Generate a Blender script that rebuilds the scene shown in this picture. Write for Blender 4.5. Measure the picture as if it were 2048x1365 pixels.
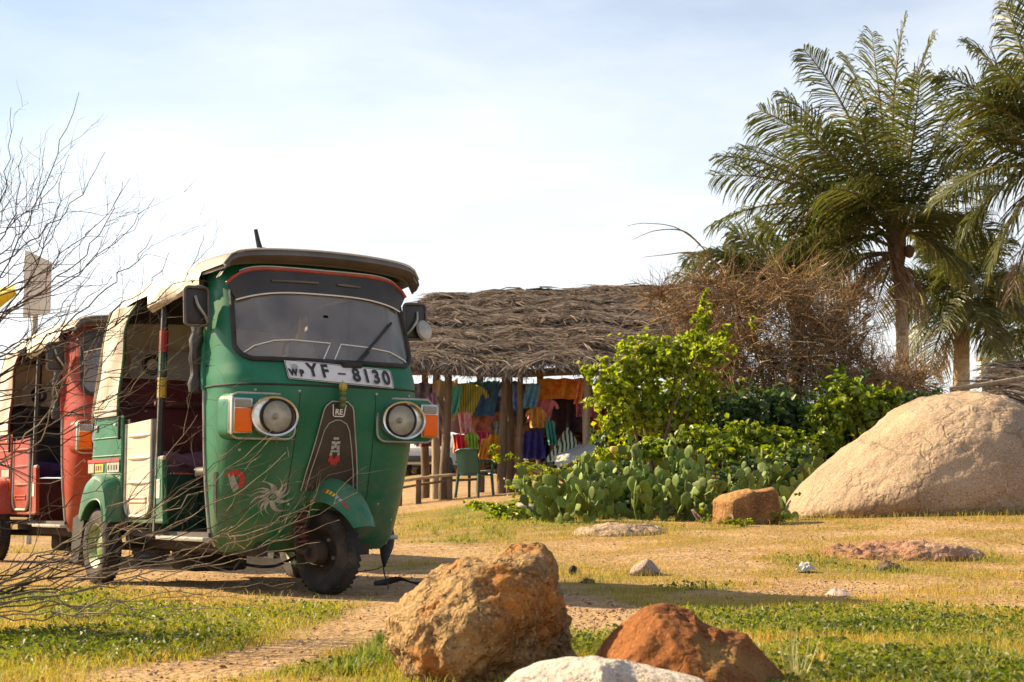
import bpy, bmesh, math, random
import numpy as np
from mathutils import Vector, Matrix, noise as mn

for o in list(bpy.data.objects):
    bpy.data.objects.remove(o, do_unlink=True)
SC = bpy.context.scene
COL = SC.collection

# ------------------------------------------------------------------ camera
FPX, YHOR, CAMH = 3200.0, 1005.0, 0.45
PITCH = math.atan((YHOR - 682.5) / FPX)
cam_d = bpy.data.cameras.new('camera')
cam = bpy.data.objects.new('camera', cam_d)
COL.objects.link(cam)
cam.location = (0, 0, CAMH)
cam.rotation_euler = (math.pi / 2 + PITCH, 0, 0)
cam_d.sensor_width = 36.0
cam_d.lens = 36.0 * FPX / 2048.0
cam_d.clip_start = 0.05
cam_d.clip_end = 3000
cam_d.dof.use_dof = True
cam_d.dof.focus_distance = 8.0
cam_d.dof.aperture_fstop = 9.0
SC.camera = cam

# ------------------------------------------------------------------ light
SUN_AZ = math.radians(67)      # left of the viewing direction
SUN_EL = math.radians(34)
SUND = Vector((-math.sin(SUN_AZ) * math.cos(SUN_EL), math.cos(SUN_AZ) * math.cos(SUN_EL), math.sin(SUN_EL)))
world = bpy.data.worlds.new('World')
SC.world = world
world.use_nodes = True
wn, wl = world.node_tree.nodes, world.node_tree.links
wn.clear()
w_out = wn.new('ShaderNodeOutputWorld')
w_bg = wn.new('ShaderNodeBackground')
w_sky = wn.new('ShaderNodeTexSky')
w_sky.sky_type = 'NISHITA'
w_sky.sun_disc = False
w_sky.sun_elevation = SUN_EL
w_sky.sun_rotation = -SUN_AZ
w_sky.altitude = 0
w_sky.air_density = 1.0
w_sky.dust_density = 1.0
w_sky.ozone_density = 1.2
w_bg.inputs['Strength'].default_value = 0.064
# thin high cloud: white veil laid over the blue by stretched noise
w_tc = wn.new('ShaderNodeTexCoord')
w_map = wn.new('ShaderNodeMapping')
w_map.inputs['Scale'].default_value = (1.0, 1.0, 3.2)
w_ns = wn.new('ShaderNodeTexNoise')
w_ns.inputs['Scale'].default_value = 2.2
w_ns.inputs['Detail'].default_value = 7.0
w_ns.inputs['Roughness'].default_value = 0.55
w_sep = wn.new('ShaderNodeSeparateXYZ')
w_hor = wn.new('ShaderNodeMapRange')          # haze thickens towards the horizon
w_hor.inputs['From Min'].default_value = 0.02
w_hor.inputs['From Max'].default_value = 0.33
w_hor.inputs['To Min'].default_value = 0.52
w_hor.inputs['To Max'].default_value = 0.0
w_rmp = wn.new('ShaderNodeMapRange')
w_rmp.inputs['From Min'].default_value = 0.36
w_rmp.inputs['From Max'].default_value = 0.74
w_rmp.inputs['To Min'].default_value = 0.06
w_rmp.inputs['To Max'].default_value = 0.55
w_add = wn.new('ShaderNodeMath'); w_add.operation = 'ADD'; w_add.use_clamp = True
w_mix = wn.new('ShaderNodeMixRGB')
w_mix.inputs['Color2'].default_value = (8.6, 8.6, 8.5, 1)
wl.new(w_tc.outputs['Generated'], w_map.inputs['Vector'])
wl.new(w_tc.outputs['Generated'], w_sep.inputs['Vector'])
wl.new(w_sep.outputs['Z'], w_hor.inputs['Value'])
wl.new(w_map.outputs['Vector'], w_ns.inputs['Vector'])
wl.new(w_ns.outputs['Fac'], w_rmp.inputs['Value'])
wl.new(w_rmp.outputs['Result'], w_add.inputs[0])
wl.new(w_hor.outputs['Result'], w_add.inputs[1])
wl.new(w_add.outputs[0], w_mix.inputs['Fac'])
wl.new(w_sky.outputs['Color'], w_mix.inputs['Color1'])
wl.new(w_mix.outputs['Color'], w_bg.inputs['Color'])
wl.new(w_bg.outputs['Background'], w_out.inputs['Surface'])

sun_d = bpy.data.lights.new('sun', 'SUN')
sun_d.energy = 5.0
sun_d.angle = math.radians(0.6)
sun_d.color = (1.0, 0.80, 0.50)
sun = bpy.data.objects.new('sun', sun_d)
COL.objects.link(sun)
sun.rotation_euler = (-SUND).to_track_quat('-Z', 'Y').to_euler()
sun.location = (-6, 4, 8)

SC.view_settings.view_transform = 'Standard'
SC.view_settings.look = 'None'
SC.view_settings.gamma = 1.0
SC.view_settings.exposure = 1.35
SC.view_settings.use_curve_mapping = False
SC.cycles.max_bounces = 4
SC.cycles.transparent_max_bounces = 8
SC.cycles.use_denoising = True

R = math.radians
rnd = random.Random(7)
nrs = np.random.RandomState(11)

# ------------------------------------------------------------------ helpers
_cp, _sp = math.cos(PITCH), math.sin(PITCH)
def W(u, v, Y):
    """world point seen at photo pixel (u, v) at the distance Y"""
    x = (u - 1024) / FPX
    y = (682.5 - v) / FPX
    fy = _cp - y * _sp
    fz = _sp + y * _cp
    t = Y / fy
    return Vector((x * t, Y, CAMH + fz * t))

def sstep(a, b, x):
    t = min(1.0, max(0.0, (x - a) / (b - a)))
    return t * t * (3 - 2 * t)

def hz(x, y):
    """height of the ground"""
    r = 0.30 * sstep(8.2, 16.0, y) + 0.33 * sstep(15.0, 24.0, y) + 0.85 * sstep(26.0, 62.0, y)
    r *= 0.12 + 0.88 * sstep(-3.4, 1.6, x + 0.10 * (y - 12))
    r += 0.10 * sstep(1.5, 5.0, x) * sstep(10.5, 14.5, y) * (1 - sstep(19, 24, y))
    r += 0.022 * mn.noise(Vector((x * 0.7, y * 0.7, 0.3))) * sstep(3, 6, abs(y - 8.8) + abs(x + 1.5))
    r += 0.010 * mn.noise(Vector((x * 2.3, y * 2.3, 5.1)))
    r += 0.38 * math.exp(-((x - 2.1) / 1.7) ** 2 - ((y - 18.3) / 1.35) ** 2)
    if y > 90:
        r -= (y - 90) * 0.004
    return r

def ground_at(u, Y):
    X = (u - 1024) / FPX * Y * 1.0
    return Vector((X, Y, hz(X, Y)))

def tag(o, label=None, cat=None, group=None, kind=None):
    if label: o['label'] = label
    if cat: o['category'] = cat
    if group: o['group'] = group
    if kind: o['kind'] = kind
    return o

def empty(name, loc=(0, 0, 0), rz=0.0):
    o = bpy.data.objects.new(name, None)
    o.empty_display_size = 0.1
    COL.objects.link(o)
    o.location = loc
    o.rotation_euler = (0, 0, rz)
    return o

class MB:
    """collects geometry for ONE mesh object"""
    def __init__(self):
        self.v, self.f, self.mi = [], [], []
        self.m = 0
    def add(self, vs, fs):
        k = len(self.v)
        self.v.extend([tuple(p) for p in vs])
        for f in fs:
            self.f.append(tuple(i + k for i in f)); self.mi.append(self.m)
        return self
    def box(self, c, s, M=None, bev=0.0, seg=2):
        bm = bmesh.new()
        bmesh.ops.create_cube(bm, size=1.0)
        for vt in bm.verts:
            vt.co = Vector((vt.co.x * s[0], vt.co.y * s[1], vt.co.z * s[2]))
        if bev > 0:
            bmesh.ops.bevel(bm, geom=list(bm.edges), offset=bev, segments=seg, affect='EDGES', profile=0.5)
        T = Matrix.Translation(Vector(c)) @ (M.to_4x4() if M is not None else Matrix.Identity(4))
        bm.verts.index_update()
        self.add([T @ vt.co for vt in bm.verts], [[q.index for q in f.verts] for f in bm.faces])
        bm.free()
        return self
    def loft(self, rows, closed=False, caps=False):
        n = len(rows[0])
        vs = [p for r in rows for p in r]
        fs = []
        for i in range(len(rows) - 1):
            for j in range(n if closed else n - 1):
                a = i * n + j; b = i * n + (j + 1) % n
                fs.append((a, b, b + n, a + n))
        if caps:
            fs.append(tuple(range(n))[::-1]); fs.append(tuple((len(rows) - 1) * n + j for j in range(n)))
        return self.add(vs, fs)
    def tube(self, path, r, n=8, closed=False, caps=True, flat=1.0):
        path = [Vector(p) for p in path]
        m = len(path)
        rr = r if isinstance(r, (list, tuple)) else [r] * m
        rows = []
        prev = None
        for i, p in enumerate(path):
            if closed:
                t = path[(i + 1) % m] - path[i - 1]
            else:
                t = path[min(i + 1, m - 1)] - path[max(i - 1, 0)]
            if t.length < 1e-9: t = Vector((0, 0, 1))
            t.normalize()
            if prev is None:
                a = Vector((0, 0, 1)) if abs(t.z) < 0.9 else Vector((1, 0, 0))
                u = (a - t * a.dot(t)).normalized()
            else:
                u = prev - t * prev.dot(t)
                u = u.normalized() if u.length > 1e-6 else t.orthogonal().normalized()
            prev = u
            w = t.cross(u)
            rows.append([p + (u * math.cos(2 * math.pi * k / n) + w * math.sin(2 * math.pi * k / n) * flat) * rr[i] for k in range(n)])
        if closed: rows.append(rows[0])
        return self.loft(rows, closed=True, caps=caps and not closed)
    def revolve(self, prof, n=32, M=None):
        """profile of (r, h) turned round the local z axis"""
        M = M or Matrix.Identity(4)
        rows = [[M @ Vector((r * math.cos(2 * math.pi * k / n), r * math.sin(2 * math.pi * k / n), h)) for k in range(n)] for r, h in prof]
        return self.loft(rows, closed=True, caps=True)
    def prism(self, poly, fn, d0, d1):
        """polygon [(a,b)] mapped by fn(a, b, d) and extruded from d0 to d1"""
        n = len(poly)
        vs = [fn(a, b, d0) for a, b in poly] + [fn(a, b, d1) for a, b in poly]
        fs = [tuple(range(n)), tuple(range(2 * n - 1, n - 1, -1))] + [(i, i + n, (i + 1) % n + n, (i + 1) % n) for i in range(n)]
        return self.add(vs, fs)
    def build(self, name, mat, parent=None, ang=35, label=None, kind=None):
        me = bpy.data.meshes.new(name)
        me.from_pydata(self.v, [], self.f)
        mats = mat if isinstance(mat, (list, tuple)) else [mat]
        for m in mats: me.materials.append(m)
        if len(mats) > 1: me.polygons.foreach_set('material_index', self.mi)
        if ang > 0:
            me.polygons.foreach_set('use_smooth', [True] * len(me.polygons))
            me.update()
            try: me.set_sharp_from_angle(angle=math.radians(ang))
            except Exception: pass
        me.update()
        o = bpy.data.objects.new(name, me)
        COL.objects.link(o)
        if parent is not None: o.parent = parent
        if label: o['label'] = label
        if kind: o['kind'] = kind
        return o

def fast_mesh(name, verts, quads, mat, parent=None, smooth=False, kind=None, tri=False):
    """numpy arrays -> mesh object"""
    me = bpy.data.meshes.new(name)
    k = 3 if tri else 4
    verts = np.asarray(verts, dtype=np.float32).reshape(-1, 3)
    quads = np.asarray(quads, dtype=np.int32).reshape(-1, k)
    me.vertices.add(len(verts)); me.vertices.foreach_set('co', verts.ravel())
    me.loops.add(quads.size); me.loops.foreach_set('vertex_index', quads.ravel())
    me.polygons.add(len(quads))
    me.polygons.foreach_set('loop_start', np.arange(0, quads.size, k, dtype=np.int32))
    me.polygons.foreach_set('loop_total', np.full(len(quads), k, dtype=np.int32))
    if smooth: me.polygons.foreach_set('use_smooth', np.ones(len(quads), dtype=bool))
    me.materials.append(mat)
    me.update(calc_edges=True)
    o = bpy.data.objects.new(name, me)
    COL.objects.link(o)
    if parent is not None: o.parent = parent
    if kind: o['kind'] = kind
    return o

def text_mesh(name, s, size, mat, parent, M, extrude=0.0006, bold=0.0):
    cu = bpy.data.curves.new(name, 'FONT')
    cu.body = s; cu.size = size; cu.extrude = extrude; cu.offset = bold
    cu.align_x = 'CENTER'; cu.align_y = 'CENTER'
    tmp = bpy.data.objects.new(name + '_tmp', cu)
    COL.objects.link(tmp)
    dg = bpy.context.evaluated_depsgraph_get()
    me = bpy.data.meshes.new_from_object(tmp.evaluated_get(dg))
    bpy.data.objects.remove(tmp, do_unlink=True)
    me.transform(M)
    me.materials.clear(); me.materials.append(mat)
    me.name = name
    o = bpy.data.objects.new(name, me)
    COL.objects.link(o); o.parent = parent
    return o

# ------------------------------------------------------------------ materials
def _nt(name):
    m = bpy.data.materials.new(name); m.use_nodes = True
    nt = m.node_tree
    return m, nt, nt.nodes, nt.links, nt.nodes['Principled BSDF']

def pm(name, c1, c2=None, scale=8.0, rough=0.6, metal=0.0, bump=0.0, bscale=None, coat=0.0, detail=5.0, r2=None, spec=0.5, lo=0.35, hi=0.65, c3=None, s3=1.5, lo3=.5, hi3=.7, stretch=None):
    """principled with two or three noise-mixed colours, noise roughness and bump"""
    m, nt, N, L, b = _nt(name)
    b.inputs['Base Color'].default_value = (*c1, 1)
    b.inputs['Roughness'].default_value = rough
    b.inputs['Metallic'].default_value = metal
    b.inputs['Specular IOR Level'].default_value = spec
    b.inputs['Coat Weight'].default_value = coat
    b.inputs['Coat Roughness'].default_value = 0.15
    tc = N.new('ShaderNodeTexCoord')
    vec = tc.outputs['Object']
    if stretch:
        mp = N.new('ShaderNodeMapping'); mp.inputs['Scale'].default_value = stretch
        L.new(vec, mp.inputs['Vector']); vec = mp.outputs['Vector']
    ns = N.new('ShaderNodeTexNoise'); ns.inputs['Scale'].default_value = scale; ns.inputs['Detail'].default_value = detail
    L.new(vec, ns.inputs['Vector'])
    if c2 is not None:
        mr = N.new('ShaderNodeMapRange'); mr.inputs['From Min'].default_value = lo; mr.inputs['From Max'].default_value = hi
        L.new(ns.outputs['Fac'], mr.inputs['Value'])
        mx = N.new('ShaderNodeMixRGB'); mx.inputs['Color1'].default_value = (*c1, 1); mx.inputs['Color2'].default_value = (*c2, 1)
        L.new(mr.outputs['Result'], mx.inputs['Fac'])
        out = mx.outputs['Color']
        if c3 is not None:
            n3 = N.new('ShaderNodeTexNoise'); n3.inputs['Scale'].default_value = s3; n3.inputs['Detail'].default_value = 6
            m3 = N.new('ShaderNodeMapRange'); m3.inputs['From Min'].default_value = lo3; m3.inputs['From Max'].default_value = hi3
            x3 = N.new('ShaderNodeMixRGB'); x3.inputs['Color2'].default_value = (*c3, 1)
            L.new(vec, n3.inputs['Vector']); L.new(n3.outputs['Fac'], m3.inputs['Value']); L.new(m3.outputs['Result'], x3.inputs['Fac'])
            L.new(out, x3.inputs['Color1']); out = x3.outputs['Color']
        L.new(out, b.inputs['Base Color'])
    if r2 is not None:
        rr = N.new('ShaderNodeMapRange'); rr.inputs['From Min'].default_value = 0.3; rr.inputs['From Max'].default_value = 0.7
        rr.inputs['To Min'].default_value = rough; rr.inputs['To Max'].default_value = r2
        L.new(ns.outputs['Fac'], rr.inputs['Value']); L.new(rr.outputs['Result'], b.inputs['Roughness'])
    if bump > 0:
        nb = N.new('ShaderNodeTexNoise'); nb.inputs['Scale'].default_value = bscale or scale * 3; nb.inputs['Detail'].default_value = 8
        L.new(vec, nb.inputs['Vector'])
        bp = N.new('ShaderNodeBump'); bp.inputs['Strength'].default_value = bump; bp.inputs['Distance'].default_value = 0.02
        L.new(nb.outputs['Fac'], bp.inputs['Height']); L.new(bp.outputs['Normal'], b.inputs['Normal'])
    return m

def leafm(name, cols, trans=0.35, rough=0.5, patch=None, pscale=0.6, spec=0.4):
    """leaf material: each leaf (mesh island) has its own colour; light comes through"""
    m, nt, N, L, b = _nt(name)
    g = N.new('ShaderNodeNewGeometry')
    cr = N.new('ShaderNodeValToRGB')
    el = cr.color_ramp.elements
    for i, c in enumerate(cols):
        e = el[i] if i < 2 else el.new(1.0)
        e.position = i / (len(cols) - 1)
        e.color = (*c, 1)
    L.new(g.outputs['Random Per Island'], cr.inputs['Fac'])
    out = cr.outputs['Color']
    if patch:
        tc = N.new('ShaderNodeTexCoord')
        ns = N.new('ShaderNodeTexNoise'); ns.inputs['Scale'].default_value = pscale; ns.inputs['Detail'].default_value = 3
        mr = N.new('ShaderNodeMapRange'); mr.inputs['From Min'].default_value = .42; mr.inputs['From Max'].default_value = .6
        mx = N.new('ShaderNodeMixRGB'); mx.inputs['Color2'].default_value = (*patch, 1)
        L.new(tc.outputs['Object'], ns.inputs['Vector']); L.new(ns.outputs['Fac'], mr.inputs['Value'])
        L.new(mr.outputs['Result'], mx.inputs['Fac']); L.new(out, mx.inputs['Color1']); out = mx.outputs['Color']
    L.new(out, b.inputs['Base Color'])
    b.inputs['Roughness'].default_value = rough
    b.inputs['Specular IOR Level'].default_value = spec
    tr = N.new('ShaderNodeBsdfTranslucent')
    hs = N.new('ShaderNodeHueSaturation'); hs.inputs['Value'].default_value = 1.5; hs.inputs['Saturation'].default_value = 1.1
    L.new(out, hs.inputs['Color']); L.new(hs.outputs['Color'], tr.inputs['Color'])
    ms = N.new('ShaderNodeMixShader'); ms.inputs['Fac'].default_value = trans
    L.new(b.outputs['BSDF'], ms.inputs[1]); L.new(tr.outputs['BSDF'], ms.inputs[2])
    L.new(ms.outputs['Shader'], N['Material Output'].inputs['Surface'])
    return m

def glassm(name, tint=(.75, .78, .78), ior=1.5, film=0.12, filmc=(.45, .42, .38), gl=1.0):
    """thin pane: see-through, fresnel mirror and a film of dust"""
    m, nt, N, L, b = _nt(name)
    N.remove(b)
    t = N.new('ShaderNodeBsdfTransparent'); t.inputs['Color'].default_value = (*tint, 1)
    gs = N.new('ShaderNodeBsdfGlossy'); gs.inputs['Roughness'].default_value = 0.04
    df = N.new('ShaderNodeBsdfDiffuse'); df.inputs['Color'].default_value = (*filmc, 1)
    tc = N.new('ShaderNodeTexCoord'); ns = N.new('ShaderNodeTexNoise'); ns.inputs['Scale'].default_value = 4.0; ns.inputs['Detail'].default_value = 6
    mr = N.new('ShaderNodeMapRange'); mr.inputs['From Min'].default_value = .3; mr.inputs['From Max'].default_value = .7
    mr.inputs['To Min'].default_value = film * .45; mr.inputs['To Max'].default_value = film * 1.4
    fr = N.new('ShaderNodeFresnel'); fr.inputs['IOR'].default_value = ior
    a = N.new('ShaderNodeMixShader')
    L.new(tc.outputs['Object'], ns.inputs['Vector']); L.new(ns.outputs['Fac'], mr.inputs['Value']); L.new(mr.outputs['Result'], a.inputs['Fac'])
    c = N.new('ShaderNodeMixShader')
    L.new(t.outputs['BSDF'], a.inputs[1]); L.new(df.outputs['BSDF'], a.inputs[2])
    L.new(fr.outputs['Fac'], c.inputs['Fac']); L.new(a.outputs['Shader'], c.inputs[1]); L.new(gs.outputs['BSDF'], c.inputs[2])
    L.new(c.outputs['Shader'], N['Material Output'].inputs['Surface'])
    return m

def lensm(name, col, rough=0.15, trans=0.0, coat=0.6, spec=0.5):
    m, nt, N, L, b = _nt(name)
    b.inputs['Base Color'].default_value = (*col, 1)
    b.inputs['Roughness'].default_value = rough
    b.inputs['Transmission Weight'].default_value = trans
    b.inputs['Coat Weight'].default_value = coat
    b.inputs['Specular IOR Level'].default_value = spec
    return m
# ------------------------------------------------------------------ ground
def G(u, v):
    """ground point seen at photo pixel (u, v)"""
    Y = 8.0
    x = (u - 1024) / FPX; y = (682.5 - v) / FPX
    fy = _cp - y * _sp; fz = _sp + y * _cp
    lo, hi = 2.0, 80.0
    t = lo
    while t < hi:
        if CAMH + fz * t / fy * 1.0 <= hz(x * t / fy, t): break
        t += 0.02 if t < 12 else 0.05
    return Vector((x * t / fy, t, hz(x * t / fy, t)))

def _stroke(pts, r, s=1.0):
    return ([G(*p) for p in pts], r, s)
BARE = [_stroke([(-60, 1112), (250, 1128), (450, 1140), (650, 1168), (790, 1185)], 0.85),
        _stroke([(-60, 1080), (200, 1085), (500, 1100), (760, 1105)], 0.9),
        _stroke([(800, 1170), (820, 1200), (765, 1235), (650, 1290), (500, 1325), (330, 1356)], 0.2),
        _stroke([(800, 1150), (1000, 1180), (1170, 1215), (1240, 1260)], 0.3),
        _stroke([(1470, 1188), (1640, 1182), (1710, 1172)], 0.32, .9),
        _stroke([(1130, 1120), (1350, 1108), (1500, 1078), (1800, 1062)], 0.28, .55),
        _stroke([(820, 978), (1060, 985)], 2.2, .8), _stroke([(840, 960), (1000, 965)], 4.5, .9)]
GREEN = [_stroke([(60, 1205), (420, 1228), (620, 1238)], 0.75, .85), _stroke([(-20, 1300), (260, 1290)], 0.6, .9), _stroke([(700, 1345), (900, 1350)], 0.16),
         _stroke([(1500, 1270), (1700, 1300), (1900, 1330)], 1.05, 1.0), _stroke([(1800, 1240), (2040, 1260)], 0.8, .8), _stroke([(1150, 1185), (1420, 1180)], 0.22),
         _stroke([(880, 1085), (960, 1090)], .5, .6), _stroke([(1600, 1120), (1760, 1140), (1950, 1120)], 0.25, .8), _stroke([(900, 1020), (1080, 1040)], 1.0, .8), _stroke([(850, 1040), (1060, 1060)], .8, .5), _stroke([(1570, 1042), (1750, 1030), (2040, 1022)], .3, .7), _stroke([(1100, 1052), (1420, 1056)], .3, .7), _stroke([(1600, 1350), (1560, 1300)], .2)]
def _infl(lst, x, y, soft=0.5):
    best = 0.0
    for pts, r, s in lst:
        d2 = 1e9
        for i in range(len(pts) - 1):
            ax, ay = pts[i].x, pts[i].y; bx, by = pts[i + 1].x - ax, pts[i + 1].y - ay
            t = ((x - ax) * bx + (y - ay) * by) / (bx * bx + by * by + 1e-9)
            t = 0.0 if t < 0 else 1.0 if t > 1 else t
            dx = x - ax - bx * t; dy = y - ay - by * t
            q = dx * dx + dy * dy
            if q < d2: d2 = q
        k = s * (1 - sstep(r * (1 - soft), r * (1 + soft), math.sqrt(d2)))
        if k > best: best = k
    return best
def cover(x, y):
    """(how much grows here, how green it is)"""
    n = mn.noise(Vector((x * 1.1, y * 1.1, 3.0)))
    n2 = mn.noise(Vector((x * 3.6, y * 3.6, 8.0)))
    wx, wy = x + 0.16 * n2, y + 0.22 * n
    bare = _infl(BARE, wx, wy)
    green = _infl(GREEN, wx, wy, .6)
    d = 0.54 + 0.65 * n + 0.62 * n2 + 0.7 * green
    d = max(0.0, min(1.0, d)) * (1 - bare)
    g = max(0.0, min(1.0, green * (0.62 + 1.0 * n2 + 0.9 * n) + 0.06 + 0.25 * n))
    return d, g

def grade(lo, hi, step, out, ratio, far):
    xs = list(np.arange(lo, hi + 1e-6, step))
    s = step
    a = [xs[0]]
    while a[-1] > -far if out < 0 else False:
        s *= ratio; a.append(a[-1] - s)
    s = step; b = [xs[-1]]
    while b[-1] < far:
        s *= ratio; b.append(b[-1] + s)
    return sorted(set([round(float(t), 4) for t in (a[::-1] + xs + b)]))
gx = grade(-4.2, 5.2, 0.075, -1, 1.09, 500)
gy = grade(3.0, 17.0, 0.085, 1, 1.07, 900)
gy = [-400.0, -60.0, -10.0, 0.0, 1.5, 2.4] + gy
gv = [(x, y, hz(x, y)) for y in gy for x in gx]
nx = len(gx)
gq = [(j * nx + i, j * nx + i + 1, (j + 1) * nx + i + 1, (j + 1) * nx + i) for j in range(len(gy) - 1) for i in range(nx - 1)]

def ground_material():
    m, nt, N, L, b = _nt('sandy_ground')
    at = N.new('ShaderNodeAttribute'); at.attribute_name = 'cover'
    sp = N.new('ShaderNodeSeparateColor'); L.new(at.outputs['Color'], sp.inputs['Color'])
    tc = N.new('ShaderNodeTexCoord')
    def noise(sc, det=6):
        n = N.new('ShaderNodeTexNoise'); n.inputs['Scale'].default_value = sc; n.inputs['Detail'].default_value = det
        L.new(tc.outputs['Object'], n.inputs['Vector']); return n
    def mixc(a, bb, f):
        x = N.new('ShaderNodeMixRGB')
        for s, q in ((1, a), (2, bb)):
            if isinstance(q, tuple): x.inputs[s].default_value = (*q, 1)
            else: L.new(q, x.inputs[s])
        L.new(f, x.inputs[0]); return x.outputs[0]
    def rng(src, a, bb):
        r = N.new('ShaderNodeMapRange'); r.inputs['From Min'].default_value = a; r.inputs['From Max'].default_value = bb
        L.new(src, r.inputs['Value']); return r.outputs['Result']
    n1, n2, n3 = noise(1.7), noise(14), noise(90, 3)
    sand = mixc((.37, .245, .12), (.27, .165, .075), rng(n1.outputs['Fac'], .35, .65))
    sand = mixc(sand, (.50, .34, .22), rng(n2.outputs['Fac'], .5, .72))
    sand = mixc(sand, (.18, .10, .055), rng(n3.outputs['Fac'], .6, .75))
    soil = mixc((.33, .20, .065), (.22, .135, .04), rng(n2.outputs['Fac'], .35, .65))
    soil = mixc(soil, (.10, .12, .025), sp.outputs['Green'])
    col = mixc(sand, soil, rng(sp.outputs['Red'], .15, .75))
    L.new(col, b.inputs['Base Color'])
    b.inputs['Roughness'].default_value = 0.95; b.inputs['Specular IOR Level'].default_value = 0.1
    bp = N.new('ShaderNodeBump'); bp.inputs['Strength'].default_value = 0.9; bp.inputs['Distance'].default_value = 0.03
    ad = N.new('ShaderNodeMath'); ad.operation = 'ADD'
    n4 = noise(38, 5)
    L.new(n2.outputs['Fac'], ad.inputs[0]); L.new(n4.outputs['Fac'], ad.inputs[1])
    L.new(ad.outputs[0], bp.inputs['Height']); L.new(bp.outputs['Normal'], b.inputs['Normal'])
    return m
ground = fast_mesh('ground', gv, gq, ground_material(), smooth=True, kind='structure')
ca = ground.data.color_attributes.new('cover', 'FLOAT_COLOR', 'POINT')
_cv = np.zeros((len(gv), 4), dtype=np.float32)
for i, (x, y, z) in enumerate(gv):
    if 2 < y < 45 and -16 < x < 20:
        d, g = cover(x, y); _cv[i] = (d, g, 0, 1)
    else:
        _cv[i] = (.6, .1, 0, 1)
ca.data.foreach_set('color', _cv.ravel())

# ---- grass blades and herbs
_GX0, _GY0, _GS = -8.0, 3.0, 0.06
_gxn, _gyn = 270, 310
_CG = np.zeros((_gyn, _gxn, 3), dtype=np.float32)
for j in range(_gyn):
    yy = _GY0 + j * _GS
    for i in range(_gxn):
        xx = _GX0 + i * _GS
        if abs(xx) < 0.37 * yy + .6:
            d, g = cover(xx, yy); _CG[j, i] = (hz(xx, yy), d, g)
def grid_at(x, y):
    fx_ = np.clip((x - _GX0) / _GS, 0, _gxn - 1.001); fy_ = np.clip((y - _GY0) / _GS, 0, _gyn - 1.001)
    i, j = fx_.astype(int), fy_.astype(int); a = (fx_ - i)[:, None]; b = (fy_ - j)[:, None]
    return (_CG[j, i] * (1 - a) + _CG[j, i + 1] * a) * (1 - b) + (_CG[j + 1, i] * (1 - a) + _CG[j + 1, i + 1] * a) * b
def scatter(n, ymin, ymax, power, want):
    """random ground spots, denser near the camera; want(d, g) gives the odds"""
    out = []; tot = 0
    while tot < n:
        y = ymin * (ymax / ymin) ** nrs.rand(200000)
        y = y[nrs.rand(len(y)) < (ymin / y) ** power]
        x = nrs.uniform(-1, 1, len(y)) * (0.345 * y + 0.35)
        c = grid_at(x, y)
        k = nrs.rand(len(y)) < want(c[:, 1], c[:, 2])
        q = np.stack([x, y, c[:, 0], c[:, 1], c[:, 2]], 1)[k]
        out.append(q); tot += len(q)
    return np.concatenate(out)[:n]

def blades(spots, hmin, hmax, wid, lean, name, mat, label, cat, grow=0.12, hfac=None):
    n = len(spots)
    P = spots[:, :3]
    sc = 1 + grow * np.maximum(0, spots[:, 1] - 5) * 0.35
    h = nrs.uniform(hmin, hmax, n) * (sc if grow else 1)
    if hfac is not None: h = h * hfac
    w = wid * nrs.uniform(.7, 1.3, n) * sc
    a = nrs.uniform(0, 2 * np.pi, n)
    ld = nrs.uniform(0, 2 * np.pi, n)
    le = nrs.uniform(0.2, 1.0, n) * lean
    dx = np.stack([np.cos(a), np.sin(a), np.zeros(n)], 1) * w[:, None]
    ln = np.stack([np.cos(ld), np.sin(ld), np.zeros(n)], 1)
    up = np.array([0, 0, 1.0])
    m1 = P + up * (h * .55)[:, None] + ln * (h * le * .35)[:, None]
    t1 = P + up * (h * (1 - .35 * le))[:, None] + ln * (h * le)[:, None]
    b0 = P - up * .004
    V = np.stack([b0 - dx, b0 + dx, m1 + dx * .8, m1 - dx * .8, t1 + dx * .12, t1 - dx * .12], 1)
    k = np.arange(n)[:, None] * 6
    Q = np.concatenate([k + np.array([[0, 1, 2, 3]]), k + np.array([[3, 2, 4, 5]])], 0)
    o = fast_mesh(name, V.reshape(-1, 3), Q, mat, kind='stuff')
    return tag(o, label, cat)

def leaf_cloud(P, Nrm, size, asp=0.6, fold=0.25):
    """one folded 6-point leaf per point; Nrm is the facing, returns verts, quads"""
    n = len(P)
    Nrm = Nrm / (np.linalg.norm(Nrm, axis=1, keepdims=True) + 1e-9)
    r = nrs.normal(size=(n, 3))
    T = np.cross(Nrm, r); T /= (np.linalg.norm(T, axis=1, keepdims=True) + 1e-9)
    B = np.cross(Nrm, T)
    s = np.asarray(size).reshape(-1, 1) if np.ndim(size) else np.full((n, 1), size)
    a = P - T * s * .5
    m = P + Nrm * s * -fold * .35
    t = P + T * s * .55 - Nrm * s * fold * .5
    l1 = P - T * s * .12 + B * s * asp * .5 + Nrm * s * fold * .3
    r1 = P - T * s * .12 - B * s * asp * .5 + Nrm * s * fold * .3
    l2 = P + T * s * .28 + B * s * asp * .33 + Nrm * s * fold * .1
    r2 = P + T * s * .28 - B * s * asp * .33 + Nrm * s * fold * .1
    V = np.stack([a, m, t, l1, r1, l2, r2], 1)
    k = np.arange(n)[:, None] * 7
    Q = np.concatenate([k + np.array([[0, 1, 5, 3]]), k + np.array([[0, 4, 6, 1]]), k + np.array([[1, 2, 2, 5]]), k + np.array([[1, 6, 2, 2]])], 0)
    return V.reshape(-1, 3), Q

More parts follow.
